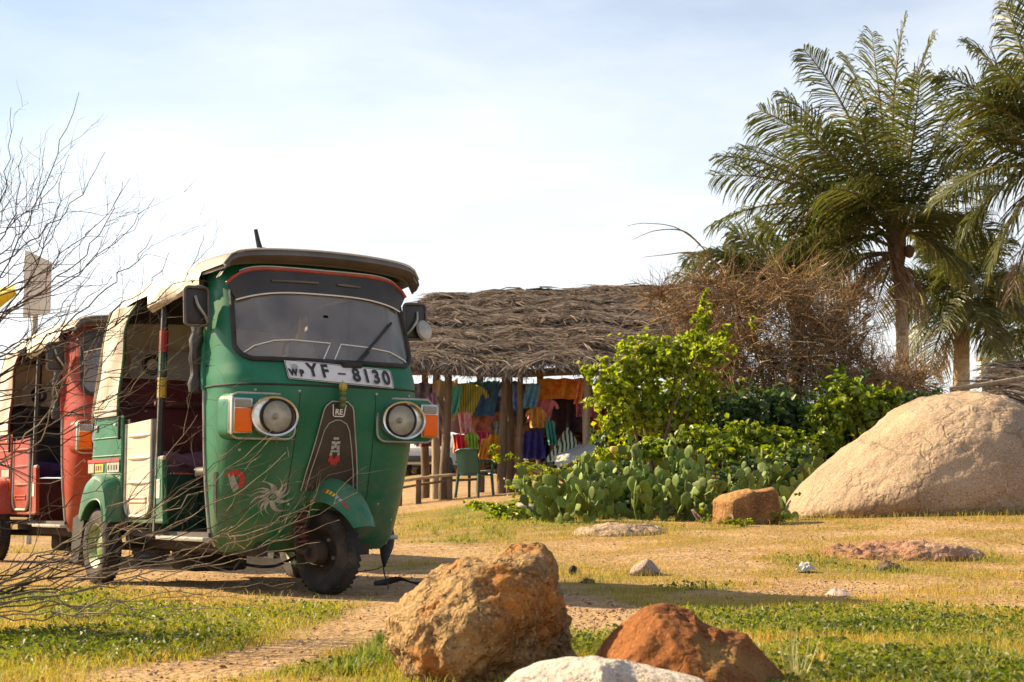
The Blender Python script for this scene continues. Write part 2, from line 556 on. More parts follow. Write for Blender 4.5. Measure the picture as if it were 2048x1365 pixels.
def leaf_obj(name, P, Nrm, size, mat, parent=None, asp=0.6, fold=.25, kind=None):
    """leaves as triangles"""
    V, Q = leaf_cloud(P, Nrm, size, asp, fold)
    n = len(P)
    k = np.arange(n)[:, None] * 7
    T = np.concatenate([k + np.array([q]) for q in ((0, 1, 3), (1, 5, 3), (1, 2, 5), (0, 4, 1), (4, 6, 1), (1, 6, 2))], 0)
    return fast_mesh(name, V, T, mat, parent, kind=kind, tri=True)

M_DRY = leafm('dry_grass_blades', [(.42, .27, .06), (.58, .38, .10), (.30, .21, .045), (.48, .31, .085), (.25, .22, .04)], .45, .6, patch=(.25, .24, .045), pscale=.9)
M_GRN = leafm('green_grass_blades', [(.13, .17, .022), (.25, .28, .035), (.34, .31, .05), (.09, .12, .018), (.38, .28, .07)], .45, .55)
M_HERB = leafm('herb_leaves', [(.06, .10, .012), (.12, .17, .02), (.24, .25, .03), (.04, .07, .010), (.32, .28, .045)], .42, .5, patch=(.075, .10, .015), pscale=2.2)
sp1 = scatter(120000, 3.6, 20.0, 0.75, lambda d, g: d * (1 - .45 * g))
blades(sp1, .008, .028, .0011, 1.0, 'dry_grass', M_DRY, 'short dry yellow grass all over the open ground', 'grass', hfac=.6 + .8 * sp1[:, 3])
sp2 = scatter(70000, 3.6, 18.0, 0.8, lambda d, g: (d * g) ** 1.1)
blades(sp2, .012, .050, .0013, 1.1, 'green_grass', M_GRN, 'fresh green grass in patches between the rocks', 'grass')
sp3 = scatter(26000, 3.6, 16.0, 0.9, lambda d, g: np.clip(g - .22, 0, 1) ** 1.3 * d)
_h = nrs.uniform(.003, .034, len(sp3)) * (.4 + sp3[:, 4])
_P = sp3[:, :3].copy(); _P[:, 2] += _h
_N = nrs.normal(size=(len(sp3), 3)) * .75 + np.array([0, 0, 1.0])
hb = leaf_obj('creeping_herb', _P, _N, nrs.uniform(.008, .022, len(sp3)) * (1 + .04 * (sp3[:, 1] - 5)), M_HERB, asp=.7, kind='stuff')
tag(hb, 'low creeping leafy herbs growing through the green grass', 'herbs')
# loose pebbles and crumbs on the bare earth
def pebble_stuff():
    V, T = [], []
    base = [Vector((math.cos(a) * math.cos(e), math.sin(a) * math.cos(e), math.sin(e))) for e in (-.6, .5) for a in np.linspace(0, 2 * math.pi, 5, endpoint=False)] + [Vector((0, 0, 1))]
    fcs = [(i, (i + 1) % 5, 5 + (i + 1) % 5) for i in range(5)] + [(i, 5 + (i + 1) % 5, 5 + i) for i in range(5)] + [(5 + i, 5 + (i + 1) % 5, 10) for i in range(5)]
    n = 0
    while n < 3600:
        y = 3.8 * (15 / 3.8) ** rnd.random(); x = rnd.uniform(-1, 1) * (.345 * y + .3)
        d, g = cover(x, y)
        near_gravel = _infl(BARE[3:5], x, y)
        if rnd.random() > (1 - d) * (.22 + .8 * near_gravel): continue
        s = rnd.uniform(.002, .0065) * (1.6 if rnd.random() < .07 else 1) * (1 + .05 * (y - 4))
        k = len(V); z = hz(x, y)
        sx, sy, sz = s * rnd.uniform(.7, 1.5), s * rnd.uniform(.7, 1.5), s * rnd.uniform(.4, .9)
        for b in base: V.append((x + b.x * sx * rnd.uniform(.8, 1.2), y + b.y * sy * rnd.uniform(.8, 1.2), z + sz * .3 + b.z * sz))
        T.extend([(a + k, b + k, c + k) for a, b, c in fcs]); n += 1
    m = leafm('pebble_stone', [(.30, .15, .09), (.40, .26, .17), (.20, .10, .06), (.45, .34, .25)], 0.0, .9, spec=.2)
    return tag(fast_mesh('pebbles', V, T, m, kind='stuff', tri=True), 'loose reddish pebbles and crumbs on the bare earth', 'pebbles')
pebble_stuff()
# fallen leaves and bits of dry twig
_sl = scatter(900, 3.7, 16.0, .8, lambda d, g: .35 + .4 * (1 - d))
_Pl = _sl[:, :3].copy(); _Pl[:, 2] += .006
dl = leaf_obj('fallen_leaves', _Pl, nrs.normal(size=(len(_sl), 3)) * .35 + np.array([0, 0, 1.0]), nrs.uniform(.008, .024, len(_sl)), leafm('dead_leaf', [(.20, .10, .04), (.32, .19, .09), (.12, .065, .03), (.40, .27, .14)], .15, .8), asp=.45, fold=.6, kind='stuff')
tag(dl, 'dead brown leaves scattered over grass and bare earth', 'leaves')
# ------------------------------------------------------------------ three-wheeler
ZT = [.21, .25, .31, .40, .52, .70, .92, 1.01, 1.06, 1.13, 1.30, 1.50, 1.66]
WT = [.44, .485, .50, .508, .52, .53, .535, .535, .535, .53, .525, .515, .50]
YF = [.19, .14, .085, .035, -.005, -.055, -.10, -.105, -.09, -.045, .02, .10, .165]
YS = [.28, .28, .285, .29, .29, .29, .295, .30, .31, .32, .35, .39, .42]
NN = [2.1, 2.3, 2.5, 2.8, 3.1, 3.5, 3.8, 3.9, 4.0, 4.2, 4.4, 4.4, 4.4]
def fpar(z):
    return [float(np.interp(z, ZT, t)) for t in (WT, YF, YS, NN)]
def fq(q, z, off=0.0):
    """front skin: q in -1..1 round the nose from one door edge to the other"""
    w, yf, ys, n = fpar(z)
    th = abs(q) * math.pi / 2
    x = (w + off) * math.sin(th) ** (2 / n) * (1 if q >= 0 else -1)
    y = ys + (yf - off - ys) * max(0.0, math.cos(th)) ** (2 / n)
    return Vector((x, y, z))
def q_of(x, z):
    w, yf, ys, n = fpar(z)
    return math.asin(min(1.0, (abs(x) / w)) ** (n / 2)) / (math.pi / 2) * (1 if x >= 0 else -1)
def fx(x, z, off=0.0):
    """point of the front skin at x, z"""
    return fq(q_of(x, z), z, off)

def rrect(x0, x1, z0, z1, r, k=7):
    pts = []
    for cx, cz, a0 in ((x1 - r, z1 - r, 0), (x0 + r, z1 - r, 90), (x0 + r, z0 + r, 180), (x1 - r, z0 + r, 270)):
        for i in range(k):
            a = R(a0 + 90 * i / (k - 1)); pts.append((cx + r * math.cos(a), cz + r * math.sin(a)))
    return pts
def dense(poly, step):
    out = []
    for i in range(len(poly)):
        a, b = poly[i], poly[(i + 1) % len(poly)]
        n = max(1, int(math.hypot(b[0] - a[0], b[1] - a[1]) / step))
        out += [(a[0] + (b[0] - a[0]) * t / n, a[1] + (b[1] - a[1]) * t / n) for t in range(n)]
    return out
def curve_pts(pts, n=24):
    """smooth curve through points (Catmull-Rom)"""
    pts = [Vector(p) for p in pts]
    out = []
    for i in range(len(pts) - 1):
        p0, p1, p2, p3 = pts[max(i - 1, 0)], pts[i], pts[i + 1], pts[min(i + 2, len(pts) - 1)]
        for k in range(n):
            t = k / n
            out.append(0.5 * ((2 * p1) + (p2 - p0) * t + (2 * p0 - 5 * p1 + 4 * p2 - p3) * t * t + (3 * p1 - p0 - 3 * p2 + p3) * t ** 3))
    out.append(pts[-1])
    return out

M_BLACK = pm('black_rubber', (.012, .011, .010), (.035, .03, .026), 14, .75, bump=.15, bscale=60)
M_TYRE = pm('tyre_rubber', (.016, .014, .013), (.075, .055, .04), 9, .85, bump=.3, bscale=50, lo=.45, hi=.75)
M_DARKM = pm('dark_underbody_metal', (.025, .018, .013), (.06, .035, .022), 10, .8, bump=.3)
M_CHROME = pm('worn_chrome', (.62, .60, .56), (.40, .37, .32), 20, .22, metal=1.0, r2=.45)
M_REFL = pm('lamp_reflector', (.78, .73, .62), (.60, .55, .45), 30, .4, metal=.15)
M_STEEL = pm('grey_painted_steel', (.42, .40, .37), (.30, .28, .25), 12, .45, metal=.3)
M_WHITE = pm('white_line_paint', (.75, .73, .70), rough=.6)
M_PLATE = pm('number_plate_white', (.66, .63, .62), (.52, .47, .45), 22, .55, lo=.5, hi=.8)
M_INK = pm('black_plate_ink', (.018, .018, .02), rough=.5)
M_GLASS = glassm('windscreen_glass', (.66, .65, .62), 2.0, .27, (.50, .43, .37))
M_LAMPG = glassm('lamp_glass', (.85, .86, .84), 1.5, .08, (.80, .74, .60))
M_AMBER = lensm('amber_lens', (.85, .15, .0), .5, coat=.08, spec=.25)
M_CLEARL = lensm('clear_ribbed_lens', (.30, .26, .20), .35, coat=.2)
M_VISOR = pm('black_visor_plastic', (.016, .013, .012), (.03, .025, .022), 8, .45)
M_TRIM = pm('orange_red_trim', (.50, .09, .035), (.35, .05, .03), 18, .5)
M_VINYL = pm('grey_brown_vinyl', (.095, .078, .068), (.15, .122, .105), 7, .6, bump=.12, bscale=25)
M_CANVAS = pm('cream_canvas', (.60, .545, .47), (.50, .445, .37), 5, .75, bump=.12, bscale=120, c3=(.40, .33, .26), s3=3.5, lo3=.58, hi3=.8)
M_DOORC = pm('cream_door_panel', (.60, .50, .40), (.50, .41, .32), 6, .5, bump=.05, c3=(.36, .28, .22), s3=4, lo3=.6, hi3=.85)
M_CLOTHP = pm('mauve_seat_cloth', (.34, .17, .23), (.24, .11, .16), 24, .9, bump=.4, bscale=40)
M_MAROON = pm('maroon_seat_vinyl', (.13, .018, .02), (.19, .03, .03), 5, .5, bump=.1)
M_GRILLE = pm('black_grille_panel', (.022, .017, .014), (.05, .036, .028), 8, .45)
M_DECAL = pm('grey_white_decal', (.40, .39, .34), (.26, .26, .22), 30, .6)
M_RED = pm('red_sticker', (.42, .03, .025), rough=.55)
M_YEL = pm('yellow_sticker', (.62, .40, .03), rough=.55)
M_MIRR = pm('mirror_glass', (.55, .56, .58), rough=.05, metal=1.0)
M_BOARD = pm('pale_board', (.50, .46, .42), (.40, .36, .33), 6, .7)
M_CABIN = pm('dark_cabin_lining', (.055, .04, .033), (.09, .065, .05), 6, .8)

def paint(name, c, dark, faded, rough=.36):
    m = pm(name, c, dark, 2.4, rough, coat=.12, spec=.32, r2=rough + .25, bump=.10, bscale=2.5, c3=faded, s3=3.2, lo3=.52, hi3=.85)
    # road dust thrown up on the lower skin, fine specks of dirt and scratches
    N, L = m.node_tree.nodes, m.node_tree.links
    b = N['Principled BSDF']; src = b.inputs['Base Color'].links[0].from_socket
    tc = [n for n in N if n.type == 'TEX_COORD'][0]
    sp = N.new('ShaderNodeSeparateXYZ'); L.new(tc.outputs['Object'], sp.inputs['Vector'])
    mz = N.new('ShaderNodeMapRange'); mz.inputs['From Min'].default_value = .80; mz.inputs['From Max'].default_value = .18; mz.inputs['To Max'].default_value = .85
    L.new(sp.outputs['Z'], mz.inputs['Value'])
    n1 = N.new('ShaderNodeTexNoise'); n1.inputs['Scale'].default_value = 7; n1.inputs['Detail'].default_value = 9; n1.inputs['Roughness'].default_value = .7
    L.new(tc.outputs['Object'], n1.inputs['Vector'])
    mn_ = N.new('ShaderNodeMapRange'); mn_.inputs['From Min'].default_value = .38; mn_.inputs['From Max'].default_value = .72; L.new(n1.outputs['Fac'], mn_.inputs['Value'])
    mu = N.new('ShaderNodeMath'); mu.operation = 'MULTIPLY'; L.new(mz.outputs['Result'], mu.inputs[0]); L.new(mn_.outputs['Result'], mu.inputs[1])
    n2 = N.new('ShaderNodeTexNoise'); n2.inputs['Scale'].default_value = 130; n2.inputs['Detail'].default_value = 2
    L.new(tc.outputs['Object'], n2.inputs['Vector'])
    ms = N.new('ShaderNodeMapRange'); ms.inputs['From Min'].default_value = .68; ms.inputs['From Max'].default_value = .74; ms.inputs['To Max'].default_value = .45; L.new(n2.outputs['Fac'], ms.inputs['Value'])
    ad = N.new('ShaderNodeMath'); ad.operation = 'MAXIMUM'; L.new(mu.outputs[0], ad.inputs[0]); L.new(ms.outputs['Result'], ad.inputs[1])
    mx = N.new('ShaderNodeMixRGB'); mx.inputs['Color2'].default_value = (.24, .17, .105, 1)
    L.new(ad.outputs[0], mx.inputs['Fac']); L.new(src, mx.inputs['Color1']); L.new(mx.outputs['Color'], b.inputs['Base Color'])
    return m

def build_wheel(root, c, width, rad, rz, rim_mat, nb=4, name='wheel', out=-1):
    """tyre and rim turning about the local x axis"""
    M = Matrix.Translation(Vector(c)) @ Matrix.Rotation(rz, 4, 'Z') @ Matrix.Rotation(R(90), 4, 'Y')
    w = width / 2
    t = MB()
    prof = [(rad * .56, -w * .55), (rad * .60, -w * .86), (rad * .72, -w), (rad * .86, -w * .97), (rad * .95, -w * .78), (rad * .985, -w * .5), (rad, -w * .18), (rad, w * .18), (rad * .985, w * .5), (rad * .95, w * .78), (rad * .86, w * .97), (rad * .72, w), (rad * .60, w * .86), (rad * .56, w * .55)]
    rows = [[M @ Vector((r * math.cos(2 * math.pi * k / 48), r * math.sin(2 * math.pi * k / 48), h)) for k in range(48)] for r, h in prof]
    t.loft(rows, closed=True)
    # tread blocks and ribs on the sidewall
    for k in range(40):
        a = 2 * math.pi * k / 40
        for s in (-1, 1):
            q = Matrix.Rotation(a, 4, 'Z')
            t.box((0, 0, 0), (.0035, rad * .10, w * .5), (M @ q @ Matrix.Translation((rad * .992, 0, s * w * .52)) @ Matrix.Rotation(s * .35, 4, 'X')))
    wh = t.build(name, M_TYRE, root, 45)
    r = MB()
    r.revolve([(0, -w * .30 * 1), (rad * .18, -w * .32), (rad * .24, -w * .18), (rad * .40, -w * .10), (rad * .48, -w * .5), (rad * .575, -w * .82), (rad * .60, -w * .80), (rad * .57, -w * .55), (rad * .55, 0), (rad * .57, w * .55), (rad * .60, w * .80), (rad * .575, w * .82), (rad * .48, w * .5), (rad * .24, w * .2), (0, w * .2)], 36, M)
    rim = r.build('rim', rim_mat, wh, 40)
    for k in range(nb):
        a = 2 * math.pi * k / nb + .4
        b = MB()
        b.revolve([(.0, -.012), (.009, -.012), (.010, .0), (.0, .0)], 6, M @ Matrix.Translation((rad * .32 * math.cos(a), rad * .32 * math.sin(a), -w * .14)))
        b.build('wheel_nut', M_STEEL, wh, 20)
    return wh

def three_wheeler(P, label, cat_group, loc, rz, first):
    root = empty('three_wheeler', loc, rz)
    tag(root, label, 'auto rickshaw', cat_group)
    paint_m, inner_m, rim_m = P['paint'], P['inner'], P['rim']
    # --- nose cowl
    mb = MB()
    zs = list(np.linspace(.21, 1.012, 30))
    qs = [math.copysign(abs(t) ** .85, t) for t in np.linspace(-1, 1, 61)]
    mb.loft([[fq(q, z) for q in qs] for z in zs])
    cowl = mb.build('nose_cowl', paint_m, root, 60)
    mb = MB(); mb.loft([[fq(q, z, .0) for q in qs] for z in np.linspace(1.018, 1.115, 8)])
    mb.build('cowl_panel', paint_m, root, 60)
    mb = MB(); mb.tube([fq(q, 1.0145, .002) for q in qs], .005, 6); mb.build('panel_seam', M_BLACK, root)
    for s in (-1, 1):
        mb = MB()
        mb.tube([fq(s * 1.0, z, .003) for z in np.linspace(.235, 1.01, 22)], .0085, 6)
        mb.build('edge_trim', M_STEEL, root)
    # --- windscreen frame: ring from the opening to the edge of the skin
    hole = dense(rrect(-.485, .485, 1.14, 1.60, .085, 9), .03)
    hole = [(x * (1.0 - .055 * (z - 1.14) / .46), z - .018 * (abs(x) / .48) ** 2 * (z - 1.14) / .46) for x, z in hole]
    hq = [(q_of(x, z), z) for x, z in hole]
    cq, cz = 0.0, 1.375
    rows = [[] for _ in range(6)]
    for q, z in hq:
        dq, dz = q - cq, z - cz
        t = 1e9
        if abs(dq) > 1e-6: t = min(t, ((1.0 if dq > 0 else -1.0) - cq) / dq)
        if dz > 1e-6: t = min(t, (1.655 - cz) / dz)
        if dz < -1e-6: t = min(t, (1.115 - cz) / dz)
        for k in range(6):
            e = 1 + (t - 1) * k / 5
            rows[k].append(fq(max(-1, min(1, cq + dq * e)), cz + dz * e))
    mb = MB(); mb.loft(rows, closed=True); mb.build('windscreen_frame', paint_m, root, 50)
    mb = MB()
    rows = [[fx(0 + x * e, cz + (z - cz) * e, .0 + .004 * 0) for x, z in hole] for e in (1.0, .8, .6, .4, .2, .03)]
    mb.loft(rows, closed=True, caps=False)
    mb.build('windscreen', M_GLASS, root, 60)
    mb = MB(); mb.tube([fx(x, z, .004) for x, z in hole], .013, 8, closed=True); mb.build('windscreen_seal', M_BLACK, root)
    # sun visor over the top of the glass
    top = [(x, 1.49 - .055 * (abs(x) / .45) ** 3.0) for x in np.linspace(-.448, .448, 33)]
    vt = [(x, 1.600 - .085 * (abs(x) / .46) ** 7) for x in np.linspace(-.462, .462, 33)]
    mb = MB()
    rows = []
    for k in range(5):
        t = k / 4
        rows.append([fx(a[0] * (1 - t) + b[0] * t, a[1] * (1 - t) + b[1] * t, .006 + .034 * t) for a, b in zip(top, vt)])
    rows.append([fx(b[0], b[1], .004) for b in vt])
    mb.loft(rows)
    visor = mb.build('sun_visor', M_VISOR, root, 40)
    mb = MB(); mb.tube([fx(b[0], b[1] + .004, .043) for b in vt], .0085, 6); mb.build('visor_trim', P['trim'], visor)
    mb = MB(); mb.tube([fx(b[0], b[1] + .016, .040) for b in vt[2:-2]], .0035, 5); mb.build('trim_line', M_WHITE, visor)
    mb = MB(); mb.tube([fx(a[0], a[1], .010) for a in top], .0042, 5); mb.build('glass_top_line', M_WHITE, visor)
    for x0, x1 in ((-.26, -.02), (.08, .20)):
        mb = MB(); mb.tube([fx(x, 1.548 - .1 * abs(x) ** 2, .032) for x in np.linspace(x0, x1, 8)], .006, 6, flat=.5); mb.build('visor_rib', M_VINYL, visor)
    # roof skirt between frame and canopy, A pillars
    for s in (-1, 1):
        mb = MB(); mb.tube([fq(s, z) for z in np.linspace(1.0, 1.655, 10)], .018, 8); mb.build('front_pillar', paint_m, root)
    if first:
        # white outlines stuck on the lower glass
        for pts in ([(-.455, 1.165), (-.40, 1.205), (-.30, 1.235), (-.20, 1.243), (.00, 1.236), (-.055, 1.148)], [(.005, 1.148), (.058, 1.234), (.20, 1.226), (.33, 1.21), (.42, 1.175), (.455, 1.15)]):
            mb = MB()
            seg = []
            for i in range(len(pts) - 1):
                for k in range(6): seg.append((pts[i][0] + (pts[i + 1][0] - pts[i][0]) * k / 6, pts[i][1] + (pts[i + 1][1] - pts[i][1]) * k / 6))
            seg.append(pts[-1])
            mb.tube([fx(x, z, .003) for x, z in seg], .0032, 5); mb.build('glass_sticker_line', M_WHITE, root)
    # wiper
    mb = MB()
    p0 = fx(.10, 1.135, .02); p1 = fx(.365, 1.345, .02); p2 = fx(.19, 1.20, .025)
    mb.box(fx(.085, 1.127, .018), (.11, .03, .03), bev=.008)
    mb.tube([p0, fx(.14, 1.16, .03), p2], [.009, .008, .006], 6)
    mb.tube([fx(.13 + .235 * t, 1.15 + .215 * t, .012) for t in np.linspace(0, 1, 9)], .0075, 6)
    mb.build('wiper', M_BLACK, root)
    # --- lamps
    for s in (-1, 1):
        # housing: rounded box that grows out of the skin
        mb = MB()
        def hpt(a, b, d):
            base = fx(max(-.5, min(.5, s * a)), b)
            return base
        out = dense(rrect(.225, .555, .752, .968, .045, 6), .03)
        yb = fx(s * .30, .86).y
        rows = []
        for e, dy in ((1.03, .10), (1.02, .02), (1.0, -.022), (.975, -.034), (.93, -.038)):
            rows.append([Vector((s * (.39 + (a - .39) * e), yb + .02 + dy + .10 * max(0, a - .36), .86 + (b - .86) * e)) for a, b in out])
        mb.loft(rows, closed=True, caps=True)
        hs = mb.build('lamp_housing', paint_m, root, 40)
        mb = MB(); mb.tube([Vector((s * (.39 + (a - .39) * 1.0), yb - .010 + .10 * max(0, a - .36), .86 + (b - .86) * 1.0)) for a, b in out], .006, 6, closed=True)
        mb.build('housing_trim', M_STEEL, hs)
        hy = yb - .042
        cx = s * .352
        def oval(a, b, y, n=36): return [Vector((cx + a * math.cos(2 * math.pi * k / n) * (1), y, .858 + b * math.sin(2 * math.pi * k / n))) for k in range(n)]
        mb = MB()
        mb.loft([oval(.122, .096, hy + .034), oval(.126, .099, hy - .008), oval(.122, .095, hy - .020), oval(.112, .086, hy - .018), oval(.106, .081, hy + .002)], closed=True)
        mb.build('chrome_bezel', M_CHROME, hs, 50)
        hl = None
        mb = MB()
        def ring(r, y, n=36): return [Vector((cx - s * .014 + r * math.cos(2 * math.pi * k / n), y, .858 + r * math.sin(2 * math.pi * k / n))) for k in range(n)]
        mb.loft([oval(.107, .082, hy - .001), ring(.083, hy - .004)], closed=True)
        mb.build('bezel_plate', M_CHROME, hs, 50)
        mb = MB(); mb.loft([ring(.085, hy - .003), ring(.086, hy - .016), ring(.080, hy - .022), ring(.074, hy - .015)], closed=True)
        hl = mb.build('headlight', M_BLACK, root, 50)
        mb = MB(); mb.loft([ring(.075, hy - .012), ring(.060, hy + .004), ring(.035, hy + .015), ring(.012, hy + .020), ring(.001, hy + .020)], closed=True)
        mb.build('reflector', M_REFL, hl, 60)
        mb = MB(); mb.revolve([(.0, -.012), (.014, -.012), (.016, .0), (.008, .014), (0, .014)], 12, Matrix.Translation((cx - s * .014, hy + .004, .858)) @ Matrix.Rotation(R(90), 4, 'X'))
        mb.build('bulb', M_CLEARL, hl, 50)
        mb = MB()
        rows = []
        for i in range(9):
            r = .075 * (1 - i / 8) + .0008
            rows.append(ring(r, hy - .016 - .012 * (1 - (r / .075) ** 2) - (.0012 if i % 2 else 0)))
        mb.loft(rows, closed=True); mb.build('lens', M_LAMPG, hl, 60)
        # indicator: amber below, clear above, chrome box
        yi = hy + .030
        mb = MB(); mb.box((s * .508, yi + .006, .858), (.100, .07, .170), bev=.008); ind = mb.build('indicator', M_CHROME, root)
        mb = MB(); mb.box((s * .508, yi - .030, .836), (.084, .022, .112), bev=.007)
        for k in range(11): mb.box((s * .508, yi - .041, .788 + k * .0097), (.076, .003, .004))
        mb.build('amber_lens', M_AMBER, ind)
        mb = MB(); mb.box((s * .508, yi - .028, .915), (.082, .020, .038), bev=.006)
        for k in range(4): mb.box((s * .508, yi - .039, .901 + k * .009), (.074, .003, .004))
        mb.build('clear_lens', M_CLEARL, ind)
        mb = MB(); mb.box((s * .560, yi - .016, .858), (.010, .024, .18), bev=.005); mb.build('chrome_strip', M_STEEL, ind)
    # --- grille strip down the nose
    gp = [(-.052, .935), (-.075, .90), (-.098, .78), (-.135, .60), (-.148, .515), (.148, .515), (.135, .60), (.098, .78), (.075, .90), (.052, .935)]
    def strip_surface(edge_l, edge_r, off, n=9):
        return [[fx(a[0] + (b[0] - a[0]) * k / (n - 1), a[1], off) for k in range(n)] for a, b in zip(edge_l, edge_r)]
    zz = np.linspace(.505, .94, 20)
    hw = lambda z: float(np.interp(z, [.5, .6, .78, .90, .925, .94], [.150, .135, .10, .078, .065, .042]))
    mb = MB(); rws = [[fx(-hw(z), z, -.002)] + [fx(t * hw(z), z, .012) for t in np.linspace(-1, 1, 9)] + [fx(hw(z), z, -.002)] for z in zz]
    mb.loft(rws); gr = mb.build('grille_panel', M_GRILLE, root, 40)
    mb = MB(); mb.tube([fx(-hw(z), z, .013) for z in zz] + [fx(hw(z), z, .013) for z in zz[::-1]], .0035, 5); mb.build('outer_line', M_STEEL, gr)
    h2 = lambda z: float(np.interp(z, [.5, .6, .75, .80, .835, .85], [.128, .112, .078, .066, .045, .012]))
    z2 = np.linspace(.505, .85, 22)
    mb = MB(); mb.tube([fx(-h2(z), z, .0145) for z in z2] + [fx(h2(z), z, .0145) for z in z2[::-1]], .003, 5); mb.build('inner_line', M_STEEL, gr)
    mb = MB(); mb.tube([fx(x, z, .0145) for x, z in [(-.034, .925), (-.028, .872), (-.022, .868), (.022, .868), (.028, .872), (.034, .925)]], .003, 5); mb.build('badge_outline', M_WHITE, gr)
    def facing(x, z, off, tilt=None):
        p = fx(x, z, off)
        dz = (fx(x, z + .02, off) - fx(x, z - .02, off)).normalized()
        dx = (fx(x + .02, z, off) - fx(x - .02, z, off)).normalized()
        nn = dx.cross(dz).normalized()
        return Matrix.Translation(p) @ Matrix((dx, dz, nn)).transposed().to_4x4()
    text_mesh('badge_letters', 'RE', .038, M_WHITE, gr, facing(0, .889, .0145), bold=.0008)
    if first:
        # small white figure emblem over a red base
        mb = MB()
        for dx, dz, w, h in ((-.012, .035, .020, .016), (.014, .036, .020, .014), (0, .056, .03, .012), (-.014, .012, .016, .02), (.015, .012, .016, .022), (.0, .024, .012, .03), (0, -.006, .05, .010), (-.02, -.02, .014, .016), (.02, -.02, .014, .016)):
            T = facing(dx, .705 + dz, .0150)
            mb.box(T.translation, (w, h, .0012), T.to_3x3(), bev=.0004, seg=1)
        mb.build('white_emblem', M_DECAL, gr)
        mb = MB()
        for dx, dz, w, h in ((0, -.045, .060, .018), (-.018, -.032, .02, .016), (.018, -.032, .022, .016), (0, -.06, .036, .012)):
            T = facing(dx, .70 + dz, .0152)
            mb.box(T.translation, (w, h, .0012), T.to_3x3())
        mb.build('red_emblem_base', M_RED, gr)
    # screws round the nose and lamp housings, bonnet seams
    for x, z in ((-.21, .985), (.21, .985), (-.42, .985), (.42, .985), (-.20, .44), (.30, .44), (-.46, .70), (.46, .70), (-.44, .33), (.42, .36)):
        mb = MB(); T = facing(x, z, .001); mb.revolve([(.0, .004), (.005, .0035), (.0075, .001), (.0075, -.002), (0, -.002)], 8, T); mb.build('screw', M_STEEL, root, 40)
    for s in (-1, 1):
        mb = MB(); mb.tube([fx(s * (.205 + .02 * t), .985 - .62 * t, .0005) for t in np.linspace(0, 1, 16)], .0022, 5); mb.build('bonnet_seam', M_BLACK, root)
    # --- number plate
    if first:
        mb = MB()
        pr = dense(rrect(-.265, .300, 1.030, 1.128, .012, 4), .02)
        fr = [fx(x, z - .014 * (x / .28), .014) for x, z in pr]; bk = [fx(x, z - .014 * (x / .28), .004) for x, z in pr]
        k = len(pr)
        mb.loft([bk, fr], closed=True)
        mb.v.append(tuple(fx(.0175, 1.079, .0145))); c = len(mb.v) - 1
        for i in range(k): mb.f.append((k + i, k + (i + 1) % k, c)); mb.mi.append(0)
        plate = mb.build('number_plate', M_PLATE, root, 30)
        mb = MB(); mb.tube([fx(x * .985, 1.079 + (z - 1.079) * .92 - .014 * (x / .28), .0145) for x, z in pr], .0016, 5, closed=True); mb.build('plate_border', M_INK, plate)
        def pch(chs):
            for ch, x, dz, size in chs:
                T = facing(x, 1.079 + dz - .014 * (x / .28), .0165)
                text_mesh('plate_character', ch, size, M_INK, plate, T @ Matrix.Diagonal((.80, 1.0, 1, 1)), bold=.0034)
        pch([('W', -.232, -.016, .050), ('P', -.190, -.016, .050), ('Y', -.131, .004, .108), ('F', -.066, .004, .108), ('8', .097, .0, .108), ('1', .152, .0, .108), ('3', .205, .0, .108), ('0', .260, .0, .108)])
        mb = MB(); T = facing(.020, 1.079, .0165); mb.box(T.translation, (.042, .009, .001), T.to_3x3()); mb.build('plate_dash', M_INK, plate)
        mb = MB()
        T = facing(-.219, 1.104, .0158)
        mb.revolve([(.013, -.0005), (.017, -.0005), (.017, .0006), (.013, .0006)], 18, T)
        for i in range(6):
            a = i * math.pi / 3; mb.box(T @ Vector((.006 * math.cos(a), .006 * math.sin(a), 0)), (.008, .003, .001), T.to_3x3() @ Matrix.Rotation(a, 3, 'Z'))
        mb.build('plate_crest', M_STEEL, plate)
        # tribal sun decal and red headed decal on the nose
        mb = MB()
        cxs, czs = -.285, .475
        for k in range(15):
            a0 = 2 * math.pi * k / 15 + .2 * math.sin(k * 3.1)
            L = .055 + .035 * abs(math.sin(k * 1.9 + .5))
            pl, prr = [], []
            for t in np.linspace(0, 1, 6):
                r = .026 + L * t; a = a0 + .75 * t * t
                wd = .0085 * (1 - t) ** .8 + .0004
                px, pz = cxs + r * math.cos(a) * 1.05, czs + r * math.sin(a) * .9
                nx_, nz_ = -math.sin(a), math.cos(a)
                pl.append(fx(px + nx_ * wd, pz + nz_ * wd, .0025)); prr.append(fx(px - nx_ * wd, pz - nz_ * wd, .0025))
            mb.loft([pl, prr])
        mb.tube([fx(cxs + .024 * math.cos(a), czs + .021 * math.sin(a), .002) for a in np.linspace(0, 2 * math.pi, 25)[:-1]], .0035, 4, closed=True)
        mb.build('sunburst_decal', M_DECAL, root, 30)
        mb = MB()
        pl = [fx(-.462 + .042 * math.cos(a), .555 + .05 * math.sin(a), .003) for a in np.linspace(2.6, -.9, 14)]
        pr2 = [fx(-.462 + .020 * math.cos(a), .555 + .026 * math.sin(a), .003) for a in np.linspace(2.6, -.9, 14)]
        mb.loft([pl, pr2]); rd = mb.build('red_crest_decal', M_RED, root)
        mb = MB(); mb.loft([[fx(-.487 + .03 * t, .585 - .085 * t - .015 * math.sin(3 * t), .003) for t in np.linspace(0, 1, 8)], [fx(-.470 + .03 * t, .588 - .07 * t, .003) for t in np.linspace(0, 1, 8)]])
        mb.build('pale_face_mark', M_DECAL, rd)
        for k in range(4):
            mb = MB(); mb.tube([fq(-.90 + .012 * k, z, .003) for z in np.linspace(.42 - .02 * k, .60, 9)], .0022, 4); mb.build('stripe_decal', M_DECAL, root)
    # --- mudguard and front wheel, steered
    st = R(14)
    sm = Matrix.Rotation(st, 4, 'Z')
